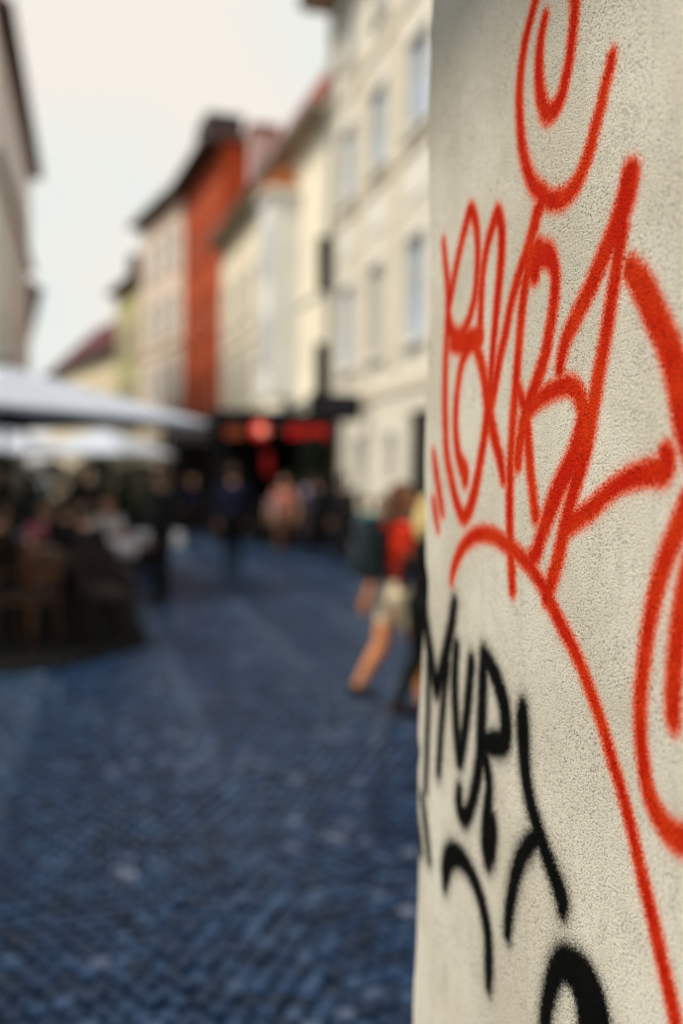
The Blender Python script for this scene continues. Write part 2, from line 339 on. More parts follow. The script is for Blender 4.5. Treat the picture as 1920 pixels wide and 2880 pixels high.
def build_wall():
    M = wall_material()
    X0, YC, RC = 0.55, 1.645, 0.014
    h = 0.0027
    # plan path: along the street face, round the arris, along the end face
    path = [(X0, y) for y in (-2.5, -1.5, -0.6, 0.0, 0.3, 0.5)]
    u = [p[1] for p in path]
    ys = np.arange(0.62, YC-RC, h)
    for y in ys: path.append((X0, float(y))); u.append(float(y))
    s = YC-RC
    for k in range(0, 7):
        a = k/6*math.pi/2
        path.append((X0+RC-RC*math.cos(a), YC-RC+RC*math.sin(a))); u.append(s+a*RC)
    for x in (0.60, 0.66, 0.75, 0.9, 1.2, 2.0, 3.2):
        path.append((x, YC)); u.append(s+RC*1.571+x-X0-RC)
    path.append((3.2, -2.5)); u.append(9.0)
    zs = np.concatenate([[-0.05, 0.15, 0.3, 0.4, 0.48], np.arange(0.55, 2.62, h), [2.7, 2.9, 3.3, 4.0, 4.6]])
    u = np.array(u); nu, nz = len(u), len(zs)
    U, Z = np.meshgrid(u, zs)
    sd = {'r': np.full(U.shape, 0.12, np.float32), 'b': np.full(U.shape, 0.12, np.float32)}
    best = np.full(U.shape, 0.12, np.float32); gid = np.full(U.shape, -1, int)
    names = list(GRAFFITI)
    Uf = U.astype(np.float32); Zf = Z.astype(np.float32)
    for c, g, pts in STROKES:
        q = catmull(pts)
        if c == 'b': q[:, 2] *= 1.06
        pad = 0.06
        ui = np.where((u > q[:,0].min()-pad) & (u < q[:,0].max()+pad))[0]
        zi = np.where((zs > q[:,1].min()-pad) & (zs < q[:,1].max()+pad))[0]
        if len(ui) == 0 or len(zi) == 0: continue
        sl = np.s_[zi[0]:zi[-1]+1, ui[0]:ui[-1]+1]
        a, b = Uf[sl], Zf[sl]
        d = np.full(a.shape, 1.0, np.float32)
        for i in range(len(q)-1):                        # distance to each short segment
            p0, p1 = q[i], q[i+1]
            lo = (min(p0[0], p1[0])-pad, min(p0[1], p1[1])-pad); hi = (max(p0[0], p1[0])+pad, max(p0[1], p1[1])+pad)
            uu = np.where((u[ui] > lo[0]) & (u[ui] < hi[0]))[0]; zz = np.where((zs[zi] > lo[1]) & (zs[zi] < hi[1]))[0]
            if len(uu) == 0 or len(zz) == 0: continue
            s2 = np.s_[zz[0]:zz[-1]+1, uu[0]:uu[-1]+1]
            e = p1[:2]-p0[:2]; l2 = float(e@e)+1e-12
            t = np.clip(((a[s2]-p0[0])*e[0]+(b[s2]-p0[1])*e[1])/l2, 0, 1)
            dd = np.hypot(a[s2]-p0[0]-t*e[0], b[s2]-p0[1]-t*e[1]) - (p0[2]+(p1[2]-p0[2])*t)
            d[s2] = np.minimum(d[s2], dd)
        sd[c][sl] = np.minimum(sd[c][sl], d)
        bs = best[sl]; gs = gid[sl]; k = d < bs
        bs[k] = d[k]; gs[k] = names.index(g)
    XY = np.array(path)
    rng = np.random.default_rng(3)
    und = 0.0022*np.sin(U*7.3+Z*3.1)+0.0018*np.sin(Z*11.7-U*4.0+1.0)     # the render is not dead flat
    arris = np.exp(-((U-1.64)/0.022)**2)                                   # knocks along the corner
    und -= arris*(0.0007*np.sin(Z*13+2)+0.0004*np.sin(Z*41+1))
    for zc, dp, wd in ((1.13,.003,.02),(1.42,.005,.03)): und -= arris*dp*np.exp(-((Z-zc)/wd)**2)
    V = np.stack([np.broadcast_to(XY[:,0], U.shape)-und*(U < 2.5), np.broadcast_to(XY[:,1], U.shape)+und*((U > 1.62) & (U < 2.5)), Z], -1).reshape(-1, 3)
    idx = np.arange(nu*nz).reshape(nz, nu)
    F = np.stack([idx[:-1,:-1], idx[1:,:-1], idx[1:,1:], idx[:-1,1:]], -1).reshape(-1, 4)
    bf = best.reshape(-1)[F].mean(1); gf = gid.reshape(-1)[F]
    gface = np.where(bf < 0.0005, np.where(gf[:,0] >= 0, gf[:,0], gf[:,2]), -1)
    root = thing('plaster_wall', 'rough cream plaster wall covered in red and black spray graffiti, close on the right', 'wall')
    def piece(name, sel, label=None):
        f = F[sel]
        if len(f) == 0: return
        used, inv = np.unique(f.ravel(), return_inverse=True)
        me = bpy.data.meshes.new(name)
        me.vertices.add(len(used)); me.vertices.foreach_set('co', V[used].astype(np.float32).ravel())
        me.loops.add(len(inv)); me.loops.foreach_set('vertex_index', inv.astype(np.int32))
        me.polygons.add(len(f)); me.polygons.foreach_set('loop_start', np.arange(0, len(inv), 4, dtype=np.int32))
        me.polygons.foreach_set('use_smooth', np.zeros(len(f), bool))
        me.update(calc_edges=True)
        for nm, c in (('red', 'r'), ('black', 'b')):
            at = me.attributes.new(nm, 'FLOAT', 'POINT'); at.data.foreach_set('value', sd[c].reshape(-1)[used])
        o = link(name, me, M, root)
        if label: o['label'] = label
    piece('plaster_face', gface == -1)
    for i, n in enumerate(names): piece(GRAFFITI[n][0], gface == i, GRAFFITI[n][1])
    MB().box(X0-0.46, 3.25, -2.55, YC+0.40, 2.80, 2.98, .03).build('added_shade_ledge', MATS.get('coping_stone') or mat('coping_stone', (0.4, 0.38, 0.33), 0.85, scale=12), root)  # unseen overhang, added to shade the top of the wall
    MB().box(X0-0.05, 3.25, -2.55, YC+0.05, 4.6, 4.72).build('coping', mat('coping_stone', (0.4, 0.38, 0.33), 0.85, scale=12), root)
build_wall()
# ------------------------------------------------------------------ ground and cobbles
def cobble_material(name, per_object):
    m = bpy.data.materials.new(name); m.use_nodes = True
    nt = m.node_tree; L = nt.links; b = nt.nodes['Principled BSDF']; N = nt.nodes.new
    if per_object:
        rn = N('ShaderNodeObjectInfo').outputs['Random']
        at = N('ShaderNodeObjectInfo'); rn = at.outputs['Color']      # object colour red channel holds the shade
        sp = N('ShaderNodeSeparateColor'); L.new(rn, sp.inputs[0]); rn = sp.outputs[0]
    else:
        a = N('ShaderNodeAttribute'); a.attribute_name = 'shade'; rn = a.outputs['Fac']
    r = N('ShaderNodeValToRGB'); cr = r.color_ramp; cr.interpolation = 'LINEAR'
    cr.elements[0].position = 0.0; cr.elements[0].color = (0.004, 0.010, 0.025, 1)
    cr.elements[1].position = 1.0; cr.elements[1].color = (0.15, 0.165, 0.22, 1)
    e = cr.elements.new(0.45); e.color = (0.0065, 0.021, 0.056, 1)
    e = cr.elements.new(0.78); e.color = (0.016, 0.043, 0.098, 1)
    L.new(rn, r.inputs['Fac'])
    g = N('ShaderNodeNewGeometry'); n = N('ShaderNodeTexNoise'); n.inputs['Scale'].default_value = 55; n.inputs['Detail'].default_value = 5
    L.new(g.outputs['Position'], n.inputs['Vector'])
    v = N('ShaderNodeMapRange'); v.inputs['To Min'].default_value = 0.65; v.inputs['To Max'].default_value = 1.35
    L.new(n.outputs['Fac'], v.inputs['Value'])
    mu = N('ShaderNodeVectorMath'); mu.operation = 'SCALE'; L.new(r.outputs['Color'], mu.inputs[0]); L.new(v.outputs[0], mu.inputs['Scale'])
    L.new(mu.outputs[0], b.inputs['Base Color'])
    b.inputs['Roughness'].default_value = 0.38; b.inputs['Specular IOR Level'].default_value = 0.35; b.inputs['Specular Tint'].default_value = (0.45, 0.68, 1.0, 1)
    bp = N('ShaderNodeBump'); bp.inputs['Strength'].default_value = 0.5; bp.inputs['Distance'].default_value = 0.004
    L.new(n.outputs['Fac'], bp.inputs['Height']); L.new(bp.outputs[0], b.inputs['Normal'])
    return m
def far_paving_material():
    m = bpy.data.materials.new('mortar_and_far_paving'); m.use_nodes = True
    nt = m.node_tree; L = nt.links; b = nt.nodes['Principled BSDF']; N = nt.nodes.new
    tc = N('ShaderNodeTexCoord'); vo = N('ShaderNodeTexVoronoi'); vo.inputs['Scale'].default_value = 12
    L.new(tc.outputs['Object'], vo.inputs['Vector'])
    r = N('ShaderNodeValToRGB'); r.color_ramp.elements[0].color = (0.004, 0.006, 0.010, 1); r.color_ramp.elements[1].color = (0.016, 0.028, 0.05, 1)
    L.new(vo.outputs['Color'], r.inputs['Fac']); L.new(r.outputs['Color'], b.inputs['Base Color'])
    b.inputs['Roughness'].default_value = 0.8
    return m
def build_ground():
    g = MB().add([(-150,-60,-0.03),(150,-60,-0.03),(150,400,-0.03),(-150,400,-0.03)], [(0,1,2,3)]).build('ground', far_paving_material())
    tag(g, 'street ground under the cobbles', kind='structure')
    rng = random.Random(11)
    W, p = 1.12, 0.079                                   # segmental arches of small setts
    nacross = 15; cells = []
    for strip in range(-7, 9):
        cx = strip*W + 0.18
        for row in range(int(1.0/p), int(34/p)):
            ph = 0.5*(row & 1)
            for j in range(nacross + (0 if ph else 1)):
                t = -1 + 2*(j + ph)/nacross
                x = cx + t*W/2; y = row*p + 0.13*(1 - t*t)
                if x < -0.36*y-0.7 or x > 0.36*y+1.2 or x > 5.75 - max(0, y-26)*0.058: continue
                if x > 0.52 and y < 1.68: continue
                if x < 0.45 and 8.5+max(0, 1.3-(0.5-x))**2*.75 < y < 19.2 : continue
                sl = -0.40*t/ (W/2) * 0.5
                cells.append((x + rng.gauss(0, .003), y + rng.gauss(0, .006), math.atan(-0.46*t) + rng.gauss(0, .05),
                              W/nacross*rng.uniform(.74, .90), p*rng.uniform(.72, .88), rng.gauss(0, .0035)))
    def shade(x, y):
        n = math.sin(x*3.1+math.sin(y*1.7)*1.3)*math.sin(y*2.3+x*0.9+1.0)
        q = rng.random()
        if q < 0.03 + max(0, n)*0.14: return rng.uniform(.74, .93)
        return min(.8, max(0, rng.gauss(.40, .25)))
    prof = ((0.5, -0.032), (0.5, -0.008), (0.42, 0.0))
    def sett(rg):
        j = [(rg.uniform(-.05,.05), rg.uniform(-.05,.05)) for _ in range(4)]; vs = []
        for k, z in prof:
            for (sx, sy), (a, b) in zip(((-1,-1),(1,-1),(1,1),(-1,1)), j):
                vs.append((sx*k+a*0.8, sy*k+b*0.8, z + (rg.uniform(-.0015,.0015) if z == 0 else 0)))
        return vs
    FS = [(8,9,10,11)] + [(i*4+a, i*4+(a+1)%4, i*4+4+(a+1)%4, i*4+4+a) for i in range(2) for a in range(4)]
    cells.sort(key=lambda c: c[1]*1.0 + 0.0*c[0])
    # those that show largest in the frame: nearest first
    inview = [i for i, c in enumerate(cells) if c[1] > 2.68 and -0.093*c[1]+0.0 < c[0] < 0.325*c[1]][:300]
    pick = set(inview)
    mo = cobble_material('sett_stone_single', True); mm = cobble_material('sett_stone', False)
    variants = []
    for k in range(12):
        me = MB().add(sett(random.Random(100+k)), FS).mesh('cobble'); me.materials.append(mo); variants.append(me)
    vs = []; fs = []; sh = []
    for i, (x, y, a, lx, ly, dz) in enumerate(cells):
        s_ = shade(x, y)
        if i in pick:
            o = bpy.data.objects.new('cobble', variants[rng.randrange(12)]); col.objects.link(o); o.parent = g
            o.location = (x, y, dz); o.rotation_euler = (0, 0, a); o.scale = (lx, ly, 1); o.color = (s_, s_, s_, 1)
        else:
            ca, sa = math.cos(a), math.sin(a); o = len(vs)
            for vx, vy, vz in sett(rng):
                vx *= lx; vy *= ly
                vs.append((x+vx*ca-vy*sa, y+vx*sa+vy*ca, vz+dz))
            for f in FS: fs.append(tuple(q+o for q in f)); sh.append(s_)
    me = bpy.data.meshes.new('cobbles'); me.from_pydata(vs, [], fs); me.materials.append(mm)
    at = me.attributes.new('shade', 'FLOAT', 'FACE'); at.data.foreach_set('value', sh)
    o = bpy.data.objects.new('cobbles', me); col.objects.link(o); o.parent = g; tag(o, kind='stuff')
build_ground()
# ------------------------------------------------------------------ houses
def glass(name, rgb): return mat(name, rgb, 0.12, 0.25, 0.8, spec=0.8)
G_SKY = glass('window_sky_painted', (0.36, 0.52, 0.74)); G_DARK = glass('window_glass_dark', (0.05, 0.06, 0.065))  # sky panes: blue sky reflection is painted into the glass colour
M_FRAME = mat('painted_frame', (0.55, 0.52, 0.46), 0.6); M_TRIM = mat('stucco_trim', (0.74, 0.71, 0.64), 0.85, 0.08, 3)
M_TRIM_TAN = mat('stucco_trim_tan', (0.64, 0.57, 0.45), 0.85, 0.1, 3)
M_TILE = mat('red_roof_tile', (0.30, 0.075, 0.045), 0.85, 0.35, 5, bump=0.4, stretch=(1, 4, 4))
M_EAVE = mat('dark_eave_wood', (0.055, 0.035, 0.025), 0.8, 0.3, 4)
M_PIPE = mat('zinc_pipe', (0.25, 0.25, 0.24), 0.5, 0.2, metal=0.6)
def facade(mb, Ln, Ht, holes, y=0.0, reveal=0.16):
    """front sheet at y (street side = +y) with real openings and reveals"""
    xs = sorted({0.0, Ln, *[h[0] for h in holes], *[h[1] for h in holes]}); zs = sorted({0.0, Ht, *[h[2] for h in holes], *[h[3] for h in holes]})
    for i in range(len(xs)-1):
        for j in range(len(zs)-1):
            cx, cz = (xs[i]+xs[i+1])/2, (zs[j]+zs[j+1])/2
            if any(h[0] < cx < h[1] and h[2] < cz < h[3] for h in holes): continue
            mb.add([(xs[i],y,zs[j]),(xs[i+1],y,zs[j]),(xs[i+1],y,zs[j+1]),(xs[i],y,zs[j+1])], [(3,2,1,0)])
    for a, b, c, d in [h[:4] for h in holes]:
        q = y-reveal
        mb.add([(a,y,c),(a,q,c),(a,q,d),(a,y,d)], [(0,1,2,3)]); mb.add([(b,y,c),(b,q,c),(b,q,d),(b,y,d)], [(3,2,1,0)])
        mb.add([(a,y,c),(b,y,c),(b,q,c),(a,q,c)], [(0,1,2,3)]); mb.add([(a,y,d),(b,y,d),(b,q,d),(a,q,d)], [(3,2,1,0)])
def window(root, a, b, c, d, pane_m, trim=None, sill=True, y=0.0, hood=False):
    f = MB(); t = 0.07; q = y-0.15
    f.box(a+.002, a+t, q, q+.07, c+.002, d-.002); f.box(b-t, b-.002, q, q+.07, c+.002, d-.002)
    f.box(a+t, b-t, q, q+.07, c+.002, c+t); f.box(a+t, b-t, q, q+.07, d-t, d-.002)
    m = (a+b)/2; f.box(m-.035, m+.035, q+.004, q+.066, c+t, d-t)
    z = c+(d-c)*.66; f.box(a+t, m-.035, q+.008, q+.06, z-.025, z+.025); f.box(m+.035, b-t, q+.008, q+.06, z-.025, z+.025)
    w = f.build('window', M_FRAME, root)
    for x0, x1 in ((a+t, m-.035), (m+.035, b-t)):
        MB().box(x0-.004, x1+.004, q+.02, q+.032, c+t-.004, z).build('pane', pane_m, w)
        MB().box(x0-.004, x1+.004, q+.02, q+.032, z, d-t+.004).build('pane', pane_m, w)
    if sill: MB().box(a-.12, b+.12, y-.05, y+.13, c-.09, c-.002, .012).build('sill', trim or M_TRIM, w)
    if trim:
        s = MB(); s.box(a-.16, a-.003, y-.02, y+.05, c, d+.14); s.box(b+.003, b+.16, y-.02, y+.05, c, d+.14); s.box(a-.003, b+.003, y-.02, y+.047, d+.003, d+.137)
        s.build('surround', trim, w)
    if hood: MB().box(a-.28, b+.28, y-.02, y+.22, d+.26, d+.38, .02).build('hood', trim or M_TRIM, w)
    return w
def house(name, label, A, B, Ht, depth, wall_m, wins, roof=None, bands=(), eave=0.5, eave_m=None, doors=(), pipe=None, group='old town houses along the street'):
    A = Vector((*A, 0)); B = Vector((*B, 0)); d = B-A; Ln = d.length
    root = thing(name, label, 'house', A, math.atan2(d.y, d.x), group)
    holes = [w[:4] for w in wins] + [w[:4] for w in doors]
    mb = MB(); facade(mb, Ln, Ht, holes)
    D = -depth
    mb.add([(0,0,0),(0,D,0),(0,D,Ht),(0,0,Ht)], [(3,2,1,0)]); mb.add([(Ln,0,0),(Ln,D,0),(Ln,D,Ht),(Ln,0,Ht)], [(0,1,2,3)])
    mb.add([(0,D,0),(Ln,D,0),(Ln,D,Ht),(0,D,Ht)], [(0,1,2,3)]); mb.add([(0,D,Ht),(Ln,D,Ht),(Ln,0,Ht),(0,0,Ht)], [(0,1,2,3)])
    mb.add([(0,-.18,0),(Ln,-.18,0),(Ln,-.18,Ht),(0,-.18,Ht)], [(0,1,2,3)])
    mb.build('wall', wall_m, root)
    for w in wins:
        k = w[4] if len(w) > 4 else {}
        window(root, *w[:4], **{'pane_m': G_SKY, **k})
    for a, b, c, e in [q[:4] for q in doors]:
        dr = MB().box(a+.004, b-.004, -.15, -.10, c+.003, e-.004).build('door', mat('dark_door', (0.010, 0.010, 0.009), 0.7), root)
        for x0, x1 in ((a+.1, (a+b)/2-.06), ((a+b)/2+.06, b-.1)):
            MB().box(x0, x1, -.101, -.08, c+.2, c+(e-c)*.45, .01).build('door_panel', MATS['dark_door'], dr)
            MB().box(x0, x1, -.101, -.08, c+(e-c)*.5, e-.15, .01).build('door_panel', MATS['dark_door'], dr)
        MB().ball(((a+b)/2+.1, -.06, c+1.05), .035, 10, 6).build('handle', M_PIPE, dr)
    for z, t, pr, m in bands: MB().box(-.001, Ln+.001, -.02, pr, z, z+t, min(.02, t*.2)).build('ledge', m, root)
    if roof:
        ph, pd, rm = roof                                # rise and run
        r = MB(); e0 = eave; y0 = e0; z0 = Ht+.10
        r.add([(-.15,y0,z0),(Ln+.15,y0,z0),(Ln+.15,-pd,z0+ph),(-.15,-pd,z0+ph),(-.15,-2*pd-e0,z0),(Ln+.15,-2*pd-e0,z0)],
              [(0,1,2,3),(3,2,5,4),(0,3,4),(1,5,2),(0,4,5,1)])
        ro = r.build('roof', rm, root)
        MB().box(-.16, Ln+.16, -.1, e0+.04, Ht-.14, Ht+.098, .02).build('eave', eave_m or M_EAVE, root)
        g = MB(); g.tube([(-.16, e0+.10, Ht+.06), (Ln+.16, e0+.10, Ht+.03)], .07, 10); g.build('gutter', M_PIPE, root)
        return root, ro
    if pipe: MB().tube([(pipe,.09,.1),(pipe,.09,Ht-.2)], .055, 8).build('downpipe', M_PIPE, root)
    return root, None

def build_houses():
    cream = mat('cream_stucco', (0.70, 0.65, 0.54), 0.9, 0.10, 0.7, bump=0.15)
    # near cream house on the right: bays at these distances along the facade
    near = (5.8, 13.5)
    wins = []
    for y in (15.0, 17.9, 20.6, 23.15):
        s = y-near[1]
        wins += [(s-.60, s+.60, 4.25, 6.25, dict(pane_m=mat('curtained_glass', (0.42, 0.41, 0.38), 0.25) if y == 20.6 else G_SKY, trim=M_TRIM)),
                 (s-.66, s+.66, 8.25, 10.0, dict(pane_m=G_SKY, trim=M_TRIM)), (s-.5, s+.5, 11.5, 12.95, dict(pane_m=G_SKY, trim=M_TRIM))]
    for y in (19.3, 21.9): wins.append((y-near[1]-.34, y-near[1]+.34, 1.55, 2.6, dict(pane_m=mat('unlit_glass', (0.012, 0.014, 0.013), 0.5), trim=M_TRIM)))
    h, ro = house('cream_house', 'tall cream stucco house with windows coloured as sky reflections and white trim, behind the graffiti wall', near, (5.8, 24.9), 13.6, 9, cream, wins,
        roof=(4.5, 4.5, M_TILE), eave=0.75, eave_m=mat('eave_stucco_tan', (0.34, 0.27, 0.18), 0.85),
        bands=[(3.35, .26, .05, M_TRIM_TAN), (7.85, .14, .07, M_TRIM_TAN), (10.75, .12, .06, M_TRIM_TAN), (0.0, .7, .05, M_TRIM)], doors=[(3.35, 4.75, 0.05, 2.95)])
    MB().tube([(11.15,.10,.2),(11.15,.10,13.4)], .06, 8).build('downpipe', M_PIPE, h)
    for s in (4.4, 7.1, 9.65):                          # stucco panels between storeys
        MB().box(s-.62, s+.62, -.01, .035, 6.95, 7.6, .012).build('stucco_panel', M_TRIM, h)
    for s in (2.95, 5.75, 8.4): MB().box(s-.22, s+.22, -.01, .05, 3.9, 10.7, .012).build('pilaster', M_TRIM_TAN, h)
    # yellow house with the white oriel
    yel = mat('yellow_stucco', (0.84, 0.77, 0.60), 0.9, 0.12, 0.6, bump=0.12)
    wins = []
    for s in (7.1, 9.1, 11.1, 13.2):
        for z in (4.3, 7.3): wins.append((s+.65, s+1.55, z, z+1.75, dict(pane_m=mat('curtained_glass', (0.42, 0.41, 0.38), 0.25), trim=M_TRIM)))
    h, ro = house('yellow_house', 'pale yellow house with tall white oriel and steep red tiled roof', (5.8, 24.92), (4.95, 40.70), 11.1, 8, yel, wins,
        roof=(6.2, 3.4, M_TILE), eave=0.45, eave_m=mat('eave_stucco_tan', (0.34, 0.27, 0.18)), bands=[(3.75, .18, .12, M_TRIM), (6.55, .12, .08, M_TRIM)])
    wht = mat('white_stucco', (0.72, 0.72, 0.70), 0.85, 0.05, 1)
    o = MB(); o.box(3.1, 4.5, .002, .85, 4.0, 9.7, .02).build('oriel', wht, h); o = h.children[-1]
    for s in (3.45, 4.15):
        for z in (4.8, 7.4): MB().box(s-.25, s+.25, .84, .865, z, z+1.5).build('oriel_window', mat('pale_glass', (0.42, 0.45, 0.47), 0.2), o)
    MB().box(2.95, 4.65, .003, 1.0, 9.7, 9.88, .02).build('oriel_cornice', M_TRIM, o)
    t = MB(); n = 14
    vs = [(3.15, .50-.46*math.cos(math.pi*k/n), 9.88+.62*math.sin(math.pi*k/n)) for k in range(n+1)]; vs2 = [(4.45, v[1], v[2]) for v in vs]
    t.add(vs+vs2, [tuple(range(n, -1, -1))]+[(k, k+1, n+2+k, n+1+k) for k in range(n)]); t.build('tympanum', mat('terracotta', (0.42, 0.13, 0.04), 0.8), o)
    MB().box(12.7, 13.5, -1.6, -.6, 12.0, 14.9, .03).build('chimney', mat('pink_chimney', (0.52, 0.40, 0.37), 0.9), ro)
    MB().box(12.6, 13.6, -1.7, -.5, 14.9, 15.08, .03).build('chimney_cap', M_TILE, ro)
    # red house
    red = mat('oxide_red_stucco', (0.44, 0.075, 0.020), 0.85, 0.22, 0.8, bump=0.1, stretch=(2.2, 2.2, .3))
    wins = [(s-.4, s+.4, z, z+1.7, dict(pane_m=mat('red_shutter', (0.30, 0.05, 0.02), 0.6), trim=red)) for s in (1.7, 4.1, 6.5) for z in (4.4, 7.8, 11.2)]
    h, ro = house('red_house', 'tall oxide red house with dark overhanging roof', (4.95, 40.72), (4.1, 48.90), 15.3, 8, red, wins,
        roof=(0.75, 4.2, mat('brown_roof_tile', (0.22, 0.10, 0.075), 0.85, .3)), eave=0.75, bands=[(3.8, .2, .12, red)])
    MB().box(0.1, 2.4, -.9, .62, 15.42, 16.5, .03).build('chimney', mat('dark_chimney', (0.06, 0.05, 0.05), .8), ro)
    # pale house
    pale = mat('pale_pink_stucco', (0.70, 0.59, 0.48), 0.9, 0.12, 0.5, bump=0.1)
    wins = [(s-.5, s+.5, z, z+1.9, dict(pane_m=G_SKY if z > 5 else G_DARK, trim=M_TRIM)) for s in (1.4, 3.6, 5.8) for z in (2.0, 5.6, 9.0, 12.2)]
    house('pale_house', 'pale pinkish house with stone trim beyond the red house', (4.1, 48.93), (2.42, 57.0), 15.6, 8, pale, wins,
        roof=(1.9, 3.2, mat('brown_roof_tile', (0.22, 0.10, 0.075))), eave=0.6, bands=[(4.9, .22, .2, mat('grey_ledge', (0.2, 0.19, 0.18), .8)), (8.3, .15, .12, M_TRIM_TAN)])
    green = mat('olive_stucco', (0.44, 0.42, 0.22), 0.9, 0.15, 0.5)
    wins = [(s-.45, s+.45, z, z+1.7, dict(pane_m=G_DARK, trim=M_TRIM_TAN)) for s in (1.3, 3.1, 4.9) for z in (2.2, 5.4, 8.8)]
    h, ro = house('olive_house', 'narrow olive green house between pale and far red roofed houses', (2.40, 57.03), (1.2, 63.0), 12.9, 8, green, wins,
        roof=(2.4, 3.2, mat('brown_roof_tile', (0.22, 0.10, 0.075))), eave=0.5, bands=[(4.5, .2, .12, M_TRIM_TAN)])
    MB().box(4.6, 5.6, -1.6, -.6, 13.6, 15.2, .03).build('chimney', MATS['dark_chimney'], ro)
    far = mat('far_cream_stucco', (0.70, 0.60, 0.42), 0.9, 0.12, 0.4)
    wins = [(s-.5, s+.5, z, z+1.8, dict(pane_m=G_DARK, trim=M_TRIM)) for s in (2, 5, 8, 11, 14, 17) for z in (2.2, 5.2)]
    house('far_house', 'low cream house with dark red roof at the far bend of the street', (1.2, 63.03), (-3.4, 82), 9.6, 9, far, wins,
        roof=(3.8, 3.4, mat('dark_red_roof_tile', (0.10, 0.02, 0.025), .85, .3)), eave=0.5)
    # left side
    lc = mat('left_cream_stucco', (0.84, 0.90, 0.84), 0.9, 0.12, 0.6, bump=0.1)
    wins = [(s-.55, s+.55, z, z+1.9, dict(pane_m=G_SKY, sill=False)) for s in (1.6, 4.4, 7.2, 10.0, 12.8, 15.6) for z in (1.2, 5.0, 8.6, 12.2)]
    house('left_house', 'cream house with dark wooden eave at the left edge of the street', (-3.0, 48.8), (-3.0, 31.4), 15.6, 8, lc, wins,
        roof=(4.0, 4.0, M_TILE), eave=0.42, bands=[(11.15, .22, .22, mat('grey_ledge', (0.2, 0.19, 0.18))), (4.2, .18, .15, M_TRIM)])
    wins = [(s-.5, s+.5, z, z+1.8, dict(pane_m=G_DARK, trim=M_TRIM)) for s in (2, 5, 8, 11, 14) for z in (1.2, 4.6, 7.8)]
    house('left_far_house', 'lower cream house behind the umbrellas, left of the sky gap', (-4.6, 66), (-3.05, 48.83), 10.4, 8, lc, wins, roof=(3.0, 4.0, M_TILE), eave=0.5)
build_houses()

# ------------------------------------------------------------------ terrace
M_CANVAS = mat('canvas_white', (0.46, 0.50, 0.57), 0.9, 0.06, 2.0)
M_BLACK = mat('black_steel', (0.006, 0.006, 0.007), 0.6, spec=0.15); M_WOODDK = mat('dark_wood', (0.022, 0.015, 0.011), 0.8, 0.3, 8, stretch=(1, 8, 1))
def make_umbrella(label, loc, rz, zedge=2.45, zapex=3.35, half=2.5, group='white cafe umbrellas'):
    root = thing('umbrella', label, 'umbrella', loc, rz, group)
    n = 10; mb = MB(); vs = []; fs = []
    for q in range(4):                                   # four sagging triangular panels
        a0, a1 = R(90*q), R(90*q+90)
        p0, p1 = Vector((half*math.cos(a0), half*math.sin(a0))), Vector((half*math.cos(a1), half*math.sin(a1)))
        o = len(vs)
        for i in range(n+1):
            t = i/n
            for j in range(n+1):
                e = p0.lerp(p1, j/n)*t
                bow = math.sin(math.pi*j/n)*t
                vs.append((e.x*(1-.02*bow), e.y*(1-.02*bow), zapex+(zedge-zapex)*t**1.04 - .05*bow*math.sin(math.pi*t)))
        for i in range(n):
            for j in range(n):
                k = o+i*(n+1)+j; fs.append((k, k+n+1, k+n+2, k+1))
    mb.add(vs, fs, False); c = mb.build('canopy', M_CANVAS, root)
    s = c.modifiers.new('s', 'SOLIDIFY'); s.thickness = .006
    for q in range(4):
        a0, a1 = R(90*q), R(90*q+90)
        p0, p1 = Vector((half*math.cos(a0), half*math.sin(a0))), Vector((half*math.cos(a1), half*math.sin(a1)))
        v = MB(); m = 16
        for j in range(m+1):
            e = p0.lerp(p1, j/m)*(1-.02*math.sin(math.pi*j/m)); v.v += [(e.x*1.001, e.y*1.001, zedge), (e.x*1.004, e.y*1.004, zedge-.05-.012*abs(math.sin(3*math.pi*j/m)))]
        v.f = [(2*j, 2*j+1, 2*j+3, 2*j+2) for j in range(m)]; v.smooth = [False]*m
        va = v.build('valance', M_CANVAS, root); va.modifiers.new('s', 'SOLIDIFY').thickness = .006
        MB().tube([(0,0,zapex-.06), ((p0.x)*.98, (p0.y)*.98, zedge-.03)], .018, 6).build('rib', M_WOODDK, root)
        mid = (p0+p1)/2
        MB().tube([(0,0,zapex-.06), (mid.x*.97, mid.y*.97, zedge-.04)], .018, 6).build('rib', M_WOODDK, root)
        MB().tube([(0,0,zedge-.25), (p0.x*.5, p0.y*.5, (zapex+zedge)/2-.07)], .014, 6).build('strut', M_WOODDK, root)
    MB().tube([(0,0,.05),(0,0,zapex+.05)], .035, 10).build('pole', M_WOODDK, root)
    MB().lathe([(.02,zapex+.0),(.07,zapex+.03),(.06,zapex+.08),(.02,zapex+.14)], 12).build('finial', M_WOODDK, root)
    MB().box(-.38,.38,-.38,.38,.0,.09,.015).build('base', M_BLACK, root)
    return root
DZ = 0.03
def shade_slab():
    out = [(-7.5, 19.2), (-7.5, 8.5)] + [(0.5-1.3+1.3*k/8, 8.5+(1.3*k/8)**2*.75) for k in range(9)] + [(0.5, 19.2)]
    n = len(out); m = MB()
    return m.add([(x, y, -.02) for x, y in out]+[(x, y, DZ) for x, y in out], [tuple(range(n-1,-1,-1)), tuple(range(n, 2*n))]+[(k, (k+1)%n, n+(k+1)%n, n+k) for k in range(n)])
